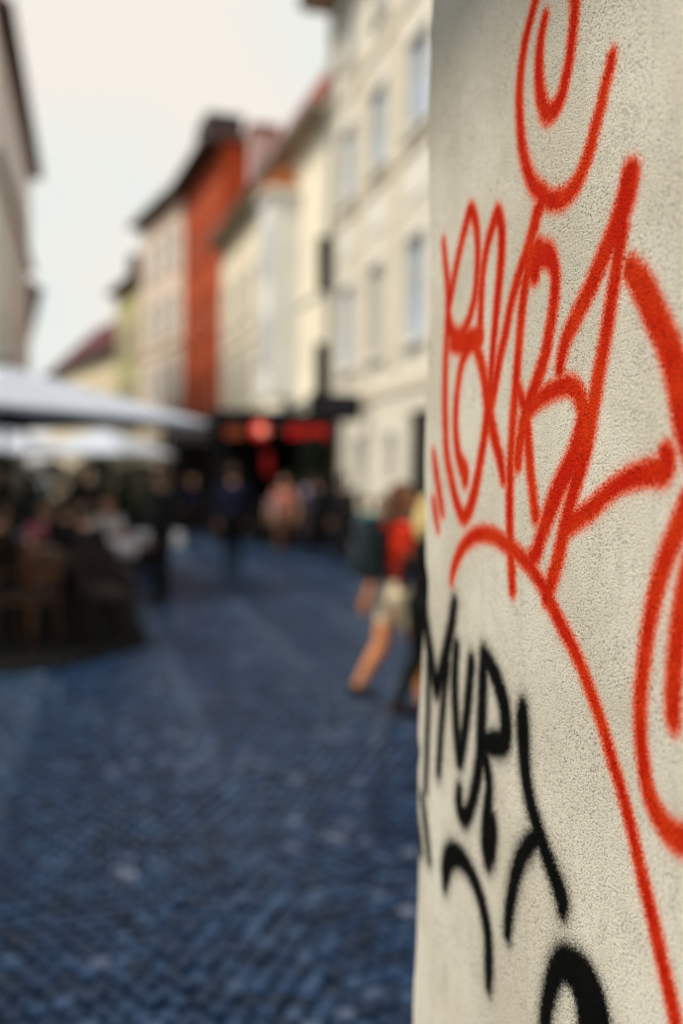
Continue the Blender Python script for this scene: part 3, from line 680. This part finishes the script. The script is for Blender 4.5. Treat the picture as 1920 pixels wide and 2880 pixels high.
def build_terrace():
    d = shade_slab().build('terrace_shade_sheet', mat('terrace_shade_black', (0.007, 0.0068, 0.006), 0.95, 0.3, 3, stretch=(1, 14, 1), spec=0.1))  # near-black sheet stands in for the shade on the terrace ground
    tag(d, 'thin near black sheet painting the shade on the ground under the umbrella', kind='structure')
    make_umbrella('big white square umbrella nearest, over the dark terrace at left', (-1.2, 14.3, DZ), 0, 2.40, 3.08, 2.75)
    make_umbrella('unseen white umbrella added far left to shade the terrace', (-6.1, 14.6, DZ), 0, 2.36, 3.26)  # out of view, added to keep sun off the seated guests
    make_umbrella('unseen white umbrella added at near left to shade the terrace front', (-2.85, 10.2, DZ), R(45), 2.36, 3.26)  # added out of view so its shadow darkens the terrace front
    make_umbrella('sunlit far white umbrella seen under the big one, right of the pair', (0.25, 28.2, 0), R(12), 2.3, 3.0, 2.0)
    make_umbrella('sunlit far white umbrella seen under the big one, left of the pair', (-2.35, 26.0, 0), R(30), 2.25, 3.0, 1.9)
    # chairs
    def chair(label, loc, rz, m, grp='terrace chairs'):
        r = thing('chair', label, 'chair', loc, rz, grp)
        MB().box(-.22,.22,-.22,.22,.42,.46,.012).build('seat', m, r)
        MB().box(-.21,.21,-.20,.19,.461,.51,.02).build('cushion', mat('dark_cushion', (0.03, 0.02, 0.015), .9), r)
        for sx in (-1,1): MB().tube([(sx*.20,-.22,.46),(sx*.20,-.27,.9)], .018, 8).build('back_post', m, r)
        for k in range(4):
            MB().box(-.19,.19,-.262-.01*k+.03,-.245-.01*k+.03,.55+.09*k,.615+.09*k,.005).build('back_slat', m, r)
        for sx in (-1,1):
            for sy in (-1,1): MB().tube([(sx*.20,sy*.20,.43),(sx*.215,sy*.215,.0)], [.02,.015], 8).build('leg', m, r)
        for sx in (-1,1): MB().tube([(sx*.22,-.23,.66),(sx*.235,.0,.67),(sx*.225,.17,.64),(sx*.21,.19,.45)], .016, 8).build('arm', m, r)
        return r
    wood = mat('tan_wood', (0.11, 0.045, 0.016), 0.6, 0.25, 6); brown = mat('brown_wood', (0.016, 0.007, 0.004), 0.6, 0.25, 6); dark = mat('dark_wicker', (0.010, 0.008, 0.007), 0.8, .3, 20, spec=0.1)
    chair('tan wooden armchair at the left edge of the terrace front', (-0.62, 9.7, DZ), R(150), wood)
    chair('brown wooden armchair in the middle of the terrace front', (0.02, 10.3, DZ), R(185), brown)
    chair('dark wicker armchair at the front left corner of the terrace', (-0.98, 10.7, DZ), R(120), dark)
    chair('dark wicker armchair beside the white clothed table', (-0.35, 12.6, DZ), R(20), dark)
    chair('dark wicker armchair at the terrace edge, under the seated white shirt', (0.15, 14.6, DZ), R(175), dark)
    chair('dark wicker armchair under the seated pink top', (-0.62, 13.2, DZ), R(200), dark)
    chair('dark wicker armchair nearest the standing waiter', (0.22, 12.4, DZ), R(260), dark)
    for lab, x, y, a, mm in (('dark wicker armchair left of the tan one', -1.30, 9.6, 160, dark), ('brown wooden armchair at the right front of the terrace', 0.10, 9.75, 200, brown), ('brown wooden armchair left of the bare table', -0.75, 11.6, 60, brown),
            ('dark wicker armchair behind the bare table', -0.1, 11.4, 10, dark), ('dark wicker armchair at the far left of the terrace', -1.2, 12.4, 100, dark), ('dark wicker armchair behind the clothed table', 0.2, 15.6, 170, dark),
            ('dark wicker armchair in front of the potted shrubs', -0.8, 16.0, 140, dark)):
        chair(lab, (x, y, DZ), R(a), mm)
    def table(label, loc, cloth):
        r = thing('table', label, 'table', loc, 0, 'terrace tables')
        MB().lathe([(.40,.70),(.42,.715),(.42,.735),(.40,.745)], 28).build('table_top', brown, r)
        MB().tube([(0,0,.04),(0,0,.70)], .03, 10).build('column', M_BLACK, r)
        MB().lathe([(.24,.0),(.24,.02),(.05,.05),(.035,.06)], 20).build('base', M_BLACK, r)
        if cloth:
            n = 40; vs = []; fs = []
            for i, (rr, z) in enumerate(((0.0,.752),(.41,.752),(.435,.742),(.44,.64),(.45,.55))):
                for k in range(n):
                    a = 2*math.pi*k/n; w = 1+(.035*math.sin(9*a) if i > 2 else 0); vs.append((rr*w*math.cos(a), rr*w*math.sin(a), z))
            for i in range(4):
                for k in range(n): fs.append((i*n+k, i*n+(k+1)%n, (i+1)*n+(k+1)%n, (i+1)*n+k))
            t = MB().add(vs, fs, True).build('tablecloth', mat('white_cloth', (0.7, 0.68, 0.7), .9)); t.location = loc
            tag(t, 'white cloth draped over the terrace table, '+cloth, 'tablecloth', 'white tablecloths')
    table('round bare wooden table among the front chairs', (-0.42, 10.6, DZ), None)
    table('round table under a white cloth beside the seated white shirt', (0.10, 13.6, DZ), 'left one')
    table('round table under a white cloth behind the standing waiter', (0.95, 16.2, 0), 'right one')
    # bowl lamps / glasses on the tables
    for lab, p in (('small glass jar on the left white cloth', (0.02, 13.5, DZ+.754)), ('small glass jar on the right white cloth', (0.9, 16.1, .754)), ('small glass jar on the bare terrace table', (-0.42, 10.6, DZ+.747))):
        j = MB().lathe([(.03,0),(.035,.02),(.035,.09),(.028,.11)], 14).build('glass_jar', mat('jar_glass', (0.35,0.33,0.3), .1)); j.location = p; tag(j, lab, 'jar', 'table jars')
    # potted shrubs that close off the back of the terrace
    def shrub(label, loc, hgt, wid, seed, grp='potted shrubs'):
        r = thing('potted_shrub', label, 'plant', loc, 0, grp); rg = random.Random(seed)
        MB().lathe([(.20,0),(.27,.03),(.31,.45),(.34,.48),(.33,.52),(.28,.50)], 20).build('pot', mat('dark_pot', (0.03, 0.026, 0.024), .7), r)
        t = MB(); t.tube([(0,0,.4),(.02,.01,hgt*.6),(0,.02,hgt*.9)], [.03,.022,.01], 7)
        for k in range(9):
            a = rg.uniform(0, 6.28); z = rg.uniform(.6, hgt*.85); t.tube([(0,0,z),(wid*.7*math.cos(a), wid*.7*math.sin(a), z+.22)], [.012,.004], 5)
        t.build('stem', M_WOODDK, r)
        f = MB()
        for k in range(2600):
            th = rg.uniform(0, 6.28); v = rg.uniform(-1, 1); rr = rg.uniform(.55, 1.0)**.5*(.85+.25*math.sin(3*th+v*4))
            c = Vector((wid*rr*math.cos(th)*math.sqrt(1-v*v), wid*rr*math.sin(th)*math.sqrt(1-v*v), .5+(hgt-.5)*.5*(1+v*.98)))
            q = Matrix.Rotation(rg.uniform(0, 6.28), 3, 'Z') @ Matrix.Rotation(rg.uniform(-1.2, 1.2), 3, 'X')
            s = rg.uniform(.04, .075); f.add([c+q@Vector(p)*s for p in ((-1,0,0),(0,-.45,.1),(1,0,0),(0,.45,.1))], [(0,1,2,3)])
        f.build('foliage', mat('dark_foliage', (0.012, 0.020, 0.009), .7, .4, 3), r)
    for i, (x, y, h, w, lab) in enumerate(((-2.45, 18.3, 1.95, .62, 'leftmost of the five'), (-1.60, 18.0, 2.0, .64, 'second from left of the five'), (-0.78, 18.4, 1.9, .62, 'middle of the five'),
                                           (0.02, 18.1, 1.95, .62, 'second from right of the five'), (0.80, 18.0, 1.9, .60, 'rightmost of the five'))):
        shrub('dark leafy shrub in a pot behind the terrace, '+lab, (x, y, DZ if x < .4 else 0), h, w, 1+i)
    shrub('dark leafy potted shrub at the right end of the black kiosk', (5.05, 23.2, 0), 2.75, .50, 4)
build_terrace()

# ------------------------------------------------------------------ kiosk and signs
def build_kiosk():
    x0, x1, y0, y1 = 2.95, 5.55, 23.9, 26.6
    k = thing('kiosk', 'black open fronted kiosk with flat roof and red signs at the right of the street', 'kiosk', (0,0,0))
    MB().box(x0-.25, x1+.12, y0-.45, y1, 2.95, 3.28, .02).build('roof', M_BLACK, k)
    for x in (x0+.05, x1-.06):
        for y in (y0, y1-.1): MB().box(x-.05, x+.05, y-.05, y+.05, .0, 2.948).build('post', M_BLACK, k)
    MB().box(x0+.1, x1-.1, y1-.12, y1-.05, .02, 2.94).build('back_panel', mat('kiosk_dark_panel', (0.008, 0.007, 0.007), .8, spec=0.1), k)
    MB().box(x1-.04, x1-.01, y0+.06, y1-.16, .02, 2.94).build('side_panel', MATS['kiosk_dark_panel'], k)
    MB().box(x0+.9, x1-.15, y0+.25, y0+.8, .0, 1.0, .01).build('counter', MATS['kiosk_dark_panel'], k)
    MB().box(x0+.85, x1-.12, y0+.18, y0+.85, 1.002, 1.05, .008).build('counter_top', M_WOODDK, k)
    for z in (1.35, 1.75, 2.15): MB().box(x0+.3, x1-.3, y1-.42, y1-.122, z, z+.03).build('shelf', M_WOODDK, k)
    rd = mat('red_sign_paint', (0.55, 0.012, 0.012), .5, .1)
    s = MB().box(4.45, 5.45, y0-.47, y0-.455, 2.66, 2.92, .004).build('sign_board', rd); tag(s, 'long red sign board hanging under the kiosk roof, right part', 'sign', 'kiosk signs')
    s = MB().box(2.95, 3.45, y0-.47, y0-.455, 2.62, 2.86, .004).build('sign_board', mat('orange_sign_paint', (0.25, 0.05, 0.015), .5)); tag(s, 'short dull orange sign board at the left end of the kiosk roof', 'sign', 'kiosk signs')
    l = thing('round_lamp', 'lit round red lantern sign hanging at the front of the kiosk', 'lamp', (3.78, y0-.62, 2.78))
    MB().lathe([(.02,-.2),(.13,-.17),(.2,-.08),(.215,0),(.2,.08),(.13,.17),(.02,.2)], 24).build('lamp_shade', mat('lit_red_shade', (0.6, 0.03, 0.02), .5, emit=((1.0, 0.05, 0.03), 0.30)), l)
    MB().ball((0,-.175,0), (.09,.06,.09)).build('lit_centre', mat('lit_centre', (0.8, 0.4, 0.3), .5, emit=((1.0, 0.40, 0.28), 0.9)), l)
    MB().tube([(0,0,.2),(0,0,.5)], .01, 6).build('cord', M_BLACK, l)
    b = thing('hanging_banner', 'narrow vertical red banner inside the kiosk front', 'banner', (4.02, y0-.1, 0))
    v = MB(); v.add([(-.08,0,2.3),(.08,0,2.3),(.12,.02,1.78),(-.04,.02,1.76)], [(0,1,2,3)]); o = v.build('cloth', rd, b); o.modifiers.new('s','SOLIDIFY').thickness = .01
    MB().tube([(-.1,0,2.31),(.1,0,2.31)], .012, 6).build('rod', M_BLACK, b)
    # black blade sign with cross box fixed to the house corner
    g = thing('blade_sign', 'black vertical blade sign rising above the kiosk roof', 'sign', (0,0,0))
    MB().box(5.38, 5.77, 24.6, 24.72, 3.0, 5.1, .02).build('blade', M_BLACK, g)
    for z in (3.4, 4.6): MB().tube([(5.76,24.66,z),(5.81,24.66,z)], .025, 8).build('bracket', M_BLACK, g)
    g = thing('projecting_sign', 'black horizontal sign box projecting from the cream house wall', 'sign', (0,0,0))
    MB().box(4.45, 5.62, 21.0, 21.16, 2.92, 3.52, .06).build('sign_box', M_BLACK, g)
    MB().box(4.55, 5.52, 20.985, 20.999, 3.02, 3.42).build('sign_face', mat('sign_face_dark', (0.010, 0.010, 0.016), .4), g)
    MB().tube([(5.61,21.08,3.22),(5.82,21.08,3.22)], .03, 8).build('bracket', M_BLACK, g)
    g = thing('hanging_sign', 'dark narrow upright sign high on the house corner', 'sign', (0,0,0))
    MB().box(5.40, 5.75, 24.5, 24.6, 6.38, 7.75, .015).build('sign_panel', M_BLACK, g)
    for z in (6.6, 7.5): MB().tube([(5.74,24.55,z),(5.81,24.55,z)], .018, 8).build('bracket', M_BLACK, g)
build_kiosk()

def build_street_edge():
    # dark stall beyond the kiosk, in front of the red house
    k = thing('market_stall', 'dark awning stall between the umbrellas and the kiosk', 'stall', (0,0,0))
    dk = MATS['kiosk_dark_panel']; aw = mat('dark_awning', (0.02, 0.02, 0.022), .85, .2, 5)
    v = MB(); v.add([(2.2,30.4,3.0),(4.6,30.4,3.0),(4.6,34.5,3.55),(2.2,34.5,3.55)], [(0,1,2,3)]); o = v.build('awning', aw, k); o.modifiers.new('s','SOLIDIFY').thickness = .04
    v = MB(); v.add([(2.2,30.39,3.0),(4.6,30.39,3.0),(4.6,30.38,2.7),(2.2,30.38,2.7)], [(3,2,1,0)]); o = v.build('valance', aw, k); o.modifiers.new('s','SOLIDIFY').thickness = .02
    for x in (2.3, 4.5):
        for y, h in ((30.5, 2.97), (34.3, 3.48)): MB().box(x-.05,x+.05,y-.05,y+.05,0,h).build('post', M_BLACK, k)
    MB().box(2.4,4.45,34.1,34.2,.02,3.3).build('back_panel', dk, k); MB().box(2.5,4.4,31.2,31.9,0,.95,.01).build('counter', dk, k)
    # dark bench along the cream house
    b = thing('bench', 'long dark wooden bench against the cream house wall', 'bench', (5.45, 19.6, 0), 0)
    MB().box(-.22,.22,-2.4,2.4,.42,.48,.01).build('seat', M_WOODDK, b); MB().box(.20,.26,-2.4,2.4,.5,.95,.01).build('backrest', M_WOODDK, b)
    for y in (-2.2, 0, 2.2): MB().box(-.18,.2,y-.04,y+.04,0,.419).build('leg', M_BLACK, b)
build_street_edge()
# ------------------------------------------------------------------ people
def capsule(mb, p0, p1, r0, r1, n=12):
    p0, p1 = Vector(p0), Vector(p1)
    mb.ball(p0, r0, n, 8); mb.ball(p1, r1, n, 8)
    if (p1-p0).length > 1e-4: mb.tube([p0, p1], [r0, r1], n)
def person(label, loc, heading, H=1.7, pose='stand', top=(.1,.1,.1), bottom=(.05,.05,.06), shoes=(.02,.02,.02), skin=(.45,.24,.15), hair=(.05,.03,.02),
           sleeves='long', legs='long', long_hair=False, voxel=0.013, group='people in the street', arms='down', hair_bun=False, skirt=False):
    J = {}
    z = lambda k: k*H
    ph = .53
    if pose == 'sit':
        J['pel'] = Vector((0, 0, z(.30)))
    else: J['pel'] = Vector((0, 0, z(.525)))
    lean = .05 if pose == 'walk' else (0.02 if pose == 'stand' else .05)
    up = lambda k, fwd=0: J['pel'] + Vector((0, (k*lean+fwd)*H, k*H))
    J['waist'] = up(.09); J['chest'] = up(.20); J['neck'] = up(.315); J['head'] = up(.405, .012)
    prims = []       # (kind, data..., tag)
    cap = lambda a, b, r0, r1, t: prims.append(('c', Vector(a), Vector(b), r0*H, r1*H, t))
    ell = lambda c, r, t: prims.append(('e', Vector(c), Vector(r)*H, t))
    legt = 'bottom'
    ell(J['pel']+Vector((0,0,.0)), (.098, .068, .075), 'bottom')
    ell(J['waist'], (.084, .058, .085), 'top'); ell(J['chest'], (.102, .064, .105), 'top')
    cap(J['chest']+Vector((-.075*H,0,.075*H)), J['chest']+Vector((.075*H,0,.075*H)), .034, .034, 'top')
    cap(J['neck']-Vector((0,0,.02*H)), J['head']-Vector((0,0,.03*H)), .033, .031, 'skin')
    hd = J['head']
    ell(hd, (.046, .056, .064), 'skin'); ell(hd+Vector((0,.018*H,-.034*H)), (.033,.034,.034), 'skin')
    cap(hd+Vector((0,.052*H,.006*H)), hd+Vector((0,.066*H,-.012*H)), .006, .009, 'skin')
    for s in (-1, 1): ell(hd+Vector((s*.046*H,-.002*H,-.004*H)), (.008,.013,.019), 'skin')
    ell(hd+Vector((0,.048*H,-.032*H)), (.015,.006,.006), 'lip')
    # legs
    for s in (-1, 1):
        hip = J['pel']+Vector((s*.052*H, 0, -.02*H))
        if pose == 'sit':
            knee = hip+Vector((s*.02*H, .235*H, .0)); ank = Vector((knee.x, knee.y+.0*H, .04*H))
        elif pose == 'walk':
            if s == 1: knee = hip+Vector((0, .10*H, -.205*H)); ank = Vector((hip.x, .12*H, .045*H))
            else: knee = hip+Vector((0, -.035*H, -.215*H)); ank = Vector((hip.x, -.15*H, .10*H))
        elif pose == 'stride':
            if s == 1: knee = hip+Vector((0, .06*H, -.22*H)); ank = Vector((hip.x, .06*H, .042*H))
            else: knee = hip+Vector((0, .0, -.225*H)); ank = Vector((hip.x, -.10*H, .06*H))
        else: knee = hip+Vector((s*.006*H, .012*H, -.225*H)); ank = Vector((hip.x+s*.012*H, 0, .042*H))
        k = .62 if legs == 'long' else .50
        mid = hip.lerp(knee, k)
        cap(hip, mid, .058, .047, 'bottom'); cap(mid, knee, .046, .037, 'bottom' if legs == 'long' else 'skin')
        calf = knee.lerp(ank, .35)
        lt = 'bottom' if legs == 'long' else 'skin'
        cap(knee, calf, .037, .036, lt); cap(calf, ank, .035, .026 if legs == 'long' else .021, lt)
        dn = Vector((0, 0, -1)); 
        tilt = .35 if (pose in ('walk', 'stride') and s == -1) else 0
        toe = ank+Vector((s*.01*H, .105*H*math.cos(tilt), -.020*H-.105*H*math.sin(tilt)*.6)); heel = ank+Vector((0, -.022*H, -.018*H+.01*H*bool(tilt)))
        cap(heel, toe, .023, .019, 'shoe'); cap(ank, heel.lerp(toe,.35), .024, .022, 'shoe')
    if skirt:
        ell(J['pel']-Vector((0,0,.09*H)), (.115,.10,.17), 'bottom')
    # arms and hands
    for s in (-1, 1):
        sh = J['chest']+Vector((s*.108*H, 0, .075*H))
        if arms == 'table': el = sh+Vector((s*.03*H, .06*H, -.155*H)); wr = el+Vector((-s*.04*H, .135*H, .0))
        elif arms == 'strap' and s == -1: el = sh+Vector((s*.035*H, .02*H, -.165*H)); wr = el+Vector((-s*.03*H, .10*H, .10*H))
        elif arms == 'swing': el = sh+Vector((s*.025*H, s*.05*H, -.17*H)); wr = el+Vector((s*.005*H, s*.06*H+.03*H, -.135*H))
        else: el = sh+Vector((s*.03*H, -.01*H, -.175*H)); wr = el+Vector((s*.0, .03*H, -.145*H))
        a = sh.lerp(el, .45)
        cap(sh, a, .034, .030, 'top'); cap(a, el, .029, .024, 'top' if sleeves == 'long' else 'skin')
        cap(el, wr, .025, .017, 'top' if sleeves == 'long' else 'skin')
        fd = (wr-el).normalized(); side = Vector((1, 0, 0)) if abs(fd.x) < .9 else Vector((0, 1, 0))
        acr = fd.cross(Vector((s, 0, 0))).normalized() if abs(fd.x) < .9 else Vector((0, 1, 0))
        palm = wr+fd*.03*H
        cap(wr, palm+fd*.012*H, .014, .016, 'skin'); cap(palm-acr*.012*H, palm+acr*.014*H, .011, .011, 'skin')
        cu = (-Vector((s, 0, 0))*.5 + Vector((0, 0, -.15)))
        for q, (o, ln) in enumerate(((-.019, .036), (-.007, .042), (.006, .039), (.018, .031))):
            b0 = palm+acr*o*H+fd*.012*H; b1 = b0+fd*ln*.55*H; b2 = b1+(fd+cu*.9).normalized()*ln*.5*H
            cap(b0, b1, .0056, .0054, 'skin'); cap(b1, b2, .0054, .0048, 'skin')
        t0 = wr+fd*.012*H-acr*.012*H; t1 = t0+(fd*.55-acr*.75).normalized()*.026*H; t2 = t1+fd*.02*H
        cap(t0, t1, .0072, .0064, 'skin'); cap(t1, t2, .0064, .0055, 'skin')
    mb = MB()
    for p in prims:
        if p[0] == 'c': capsule(mb, p[1], p[2], p[3], p[4])
        else: mb.ball(p[1], tuple(p[2]), 18, 12)
    tmp = bpy.data.objects.new('tmp', mb.mesh('tmp')); col.objects.link(tmp)
    m = tmp.modifiers.new('r', 'REMESH'); m.mode = 'VOXEL'; m.voxel_size = voxel; m.use_smooth_shade = True
    sm = tmp.modifiers.new('s', 'SMOOTH'); sm.iterations = 2; sm.factor = .5
    dg = bpy.context.evaluated_depsgraph_get(); me = bpy.data.meshes.new_from_object(tmp.evaluated_get(dg))
    bpy.data.objects.remove(tmp)
    me.name = 'body'; me.materials.clear()
    key = str(abs(hash((label,))) % 10**6)
    cl = lambda k, c, r_: mat(k+'_%.3f_%.3f_%.3f' % c, c, r_, .28, 9, bump=.25, spec=.4 if k == 'skin' else .1)
    tags = ['top', 'bottom', 'skin', 'shoe', 'lip']
    mats = [cl('cloth', top, .9), cl('cloth', bottom, .9), cl('skin', skin, .55), cl('leather', shoes, .5), cl('lip', (skin[0]*.8, skin[1]*.5, skin[2]*.5), .5)]
    for q in mats: me.materials.append(q)
    npoly = len(me.polygons); ce = np.empty(npoly*3, np.float32); me.polygons.foreach_get('center', ce); ce = ce.reshape(-1, 3)
    bd = np.full(npoly, 1e9); bt = np.zeros(npoly, np.int32)
    for p in prims:
        if p[0] == 'c':
            a = np.array(p[1]); e = np.array(p[2])-a; l2 = e@e+1e-9
            t = np.clip((ce-a)@e/l2, 0, 1); d = np.linalg.norm(ce-a-t[:,None]*e, axis=1)-(p[3]+(p[4]-p[3])*t)
        else:
            rr = np.array(p[2]); q = np.linalg.norm((ce-np.array(p[1]))/rr, axis=1); d = (q-1)*rr.min()
        k = d < bd; bd[k] = d[k]; bt[k] = tags.index(p[-1])
    me.polygons.foreach_set('material_index', bt); me.polygons.foreach_set('use_smooth', np.ones(npoly, bool)); me.update()
    root = thing('person', label, 'person', loc, heading, group)
    link('body', me, None, root)
    # hair
    hb = MB(); nu, nv = 26, 16; rg = random.Random(len(label)*7)
    vs = []; fs = []
    for j in range(nv+1):
        th = math.pi*j/nv
        for k in range(nu):
            phh = 2*math.pi*k/nu; w = 1+.035*math.sin(9*phh+j)+rg.uniform(-.012,.012)
            vs.append(hd+Vector((.0515*H*math.sin(th)*math.cos(phh)*w, (-.006+.061*math.sin(th)*math.sin(phh)*w)*H, (.006+.068*math.cos(th)*w)*H)))
    for j in range(nv):
        for k in range(nu):
            a, b = j*nu+k, j*nu+(k+1)%nu; c = (vs[a]+vs[b+nu])/2-hd
            if c.y > .012*H and c.z < .036*H: continue
            if c.z < -.05*H or (c.z < -.012*H and c.y > -.012*H): continue
            fs.append((a, a+nu, b+nu, b))
    hb.add(vs, fs, True)
    if long_hair:
        hb.ball(hd+Vector((0,-.048*H,-.055*H)), (.052*H,.030*H,.085*H), 16, 10)
    if hair_bun: hb.ball(hd+Vector((0,-.062*H,.03*H)), .03*H, 14, 8)
    ho = hb.build('hair', cl('hair', hair, .6), root)
    for s in (-1, 1): MB().ball(hd+Vector((s*.019*H,.050*H,.004*H)), .0068*H, 10, 6).build('eye', mat('eye_dark', (0.03,0.025,0.02), .2), root)
    return root
def build_people():
    right = -R(90+13.9); away = 0.0
    person('walker in red top and cream shorts with dark backpack, leg trailing, beside the graffiti wall', (2.02, 6.62, 0), right+R(18), 1.60, 'walk',
        top=(.62,.035,.012), bottom=(.72,.60,.40), shoes=(.012,.011,.011), skin=(.62,.24,.09), hair=(.13,.06,.03), sleeves='short', legs='short', long_hair=True, voxel=.0085, arms='swing')
    person('blonde person in black with dark green trousers, half hidden by the wall edge', (2.13, 6.30, 0), right+R(20), 1.52, 'stride',
        top=(.007,.006,.006), bottom=(.006,.008,.006), shoes=(.05,.022,.012), skin=(.5,.27,.16), hair=(.66,.50,.20), long_hair=True, voxel=.0085, arms='swing')
    # backpack worn by the walker
    b = thing('backpack', 'dark teal backpack on the back of the red topped walker', 'backpack', (2.02, 6.62, 0), right+R(18))
    dk = mat('backpack_cloth', (0.012, 0.022, 0.026), .8, .2, 12, bump=.2)
    MB().box(-.12,.12,-.27,-.10,.92,1.34,.05).build('pack_body', dk, b)
    MB().box(-.09,.09,-.31,-.271,.96,1.12,.018).build('pocket', dk, b)
    MB().box(-.12,.12,-.26,-.11,1.341,1.38,.015).build('lid', mat('teal_cloth', (0.01, 0.12, 0.10), .8), b)
    for s in (-1, 1): MB().tube([(s*.09,-.10,1.33),(s*.095,-.01,1.365),(s*.095,.09,1.30),(s*.10,.12,1.15),(s*.12,.0,1.03),(s*.10,-.10,.97)], .014, 8).build('strap', dk, b)
    person('dark clothed walker in navy jacket in the middle of the street', (2.23, 16.45, 0), R(-4), 1.86, 'stride', top=(.008,.011,.03), bottom=(.006,.006,.008), skin=(.3,.16,.1), arms='swing')
    person('person in pinkish red top and brown skirt walking behind the navy walker', (3.84, 20.35, 0), R(160), 1.72, 'stride', top=(.45,.16,.12), bottom=(.10,.05,.032), skin=(.45,.25,.16), sleeves='short', skirt=True, arms='down', long_hair=True)
    person('dark haired person in black seen from behind near the cream house', (4.62, 20.7, 0), R(10), 1.74, 'stand', top=(.010,.011,.014), bottom=(.014,.013,.014), hair=(.01,.01,.01))
    person('person in pale lilac top by the cream house wall', (4.95, 23.0, 0), R(150), 1.78, 'stand', top=(.30,.27,.40), bottom=(.02,.02,.03), sleeves='short')
    person('person in dark clothes with pinkish bag arm in front of the kiosk counter', (4.05, 22.6, 0), R(170), 1.45, 'stand', top=(.22,.16,.22), bottom=(.02,.018,.02), sleeves='short')
    person('seated person in dark coat on the bench by the cream house, nearest the wall edge', (5.42, 18.6, -.02), R(90), 1.74, 'sit', top=(.014,.013,.016), bottom=(.02,.02,.025), arms='table')
    person('seated person in grey lilac shirt in the middle of the bench', (5.42, 19.7, -.02), R(90), 1.70, 'sit', top=(.16,.14,.20), bottom=(.02,.02,.025), arms='table')
    person('seated person in black on the bench, nearest the kiosk', (5.42, 20.9, -.02), R(90), 1.74, 'sit', top=(.012,.012,.014), bottom=(.015,.015,.02), arms='table')
    person('standing person in black coat in front of the bench', (4.75, 19.0, 0), R(-20), 1.72, 'stand', top=(.012,.012,.014), bottom=(.012,.012,.014), hair=(.012,.01,.01))
    person('distant dark walker between the stall and the umbrellas', (2.0, 27.0, 0), R(5), 1.75, 'stride', top=(.015,.015,.02), bottom=(.015,.015,.02), arms='swing')
    person('distant walker in dark blue beside the dark stall', (2.7, 28.6, 0), R(185), 1.72, 'stride', top=(.015,.02,.05), bottom=(.012,.012,.015), arms='swing')
    tg = 'people on the terrace'
    person('dark clothed waiter standing at the right edge of the terrace', (0.86, 13.1, 0), R(60), 1.78, 'stand', top=(.010,.010,.011), bottom=(.010,.010,.011), skin=(.2,.11,.07), group=tg)
    person('seated guest in pink top at the left of the terrace', (-0.62, 13.2, DZ-.015), R(200), 1.68, 'sit', top=(.45,.13,.17), bottom=(.12,.12,.25), sleeves='short', arms='table', group=tg, long_hair=True)
    person('seated guest in white shirt at the clothed table', (0.15, 14.6, DZ-.015), R(175), 1.74, 'sit', top=(.60,.55,.56), bottom=(.05,.03,.02), sleeves='short', arms='table', group=tg)
    person('seated guest in black with back to us beside the clothed table', (-0.35, 12.6, DZ-.015), R(-20), 1.76, 'sit', top=(.012,.011,.011), bottom=(.02,.02,.02), arms='table', group=tg)
    person('seated guest in dark brown at the front left corner of the terrace', (-0.98, 10.7, DZ-.015), R(-40), 1.72, 'sit', top=(.03,.018,.012), bottom=(.02,.02,.02), arms='table', group=tg)
    person('standing guest in dark jacket at the back of the terrace', (-0.15, 16.6, DZ), R(190), 1.80, 'stand', top=(.014,.013,.014), bottom=(.014,.013,.014), group=tg)
    person('seated guest in black on the far left wicker chair', (-1.2, 12.4, DZ-.015), R(100), 1.74, 'sit', top=(.012,.011,.012), bottom=(.015,.015,.018), arms='table', group=tg)
    person('seated guest in dark grey behind the bare table', (-0.1, 11.4, DZ-.015), R(10), 1.72, 'sit', top=(.018,.017,.018), bottom=(.015,.015,.018), arms='table', group=tg)
    person('seated guest in black behind the clothed table', (0.2, 15.6, DZ-.015), R(170), 1.76, 'sit', top=(.012,.012,.012), bottom=(.015,.015,.018), arms='table', group=tg)
    person('standing guest in black left of the terrace umbrella pole', (-1.5, 16.3, DZ), R(150), 1.78, 'stand', top=(.012,.012,.012), bottom=(.012,.012,.012), group=tg)
build_people()
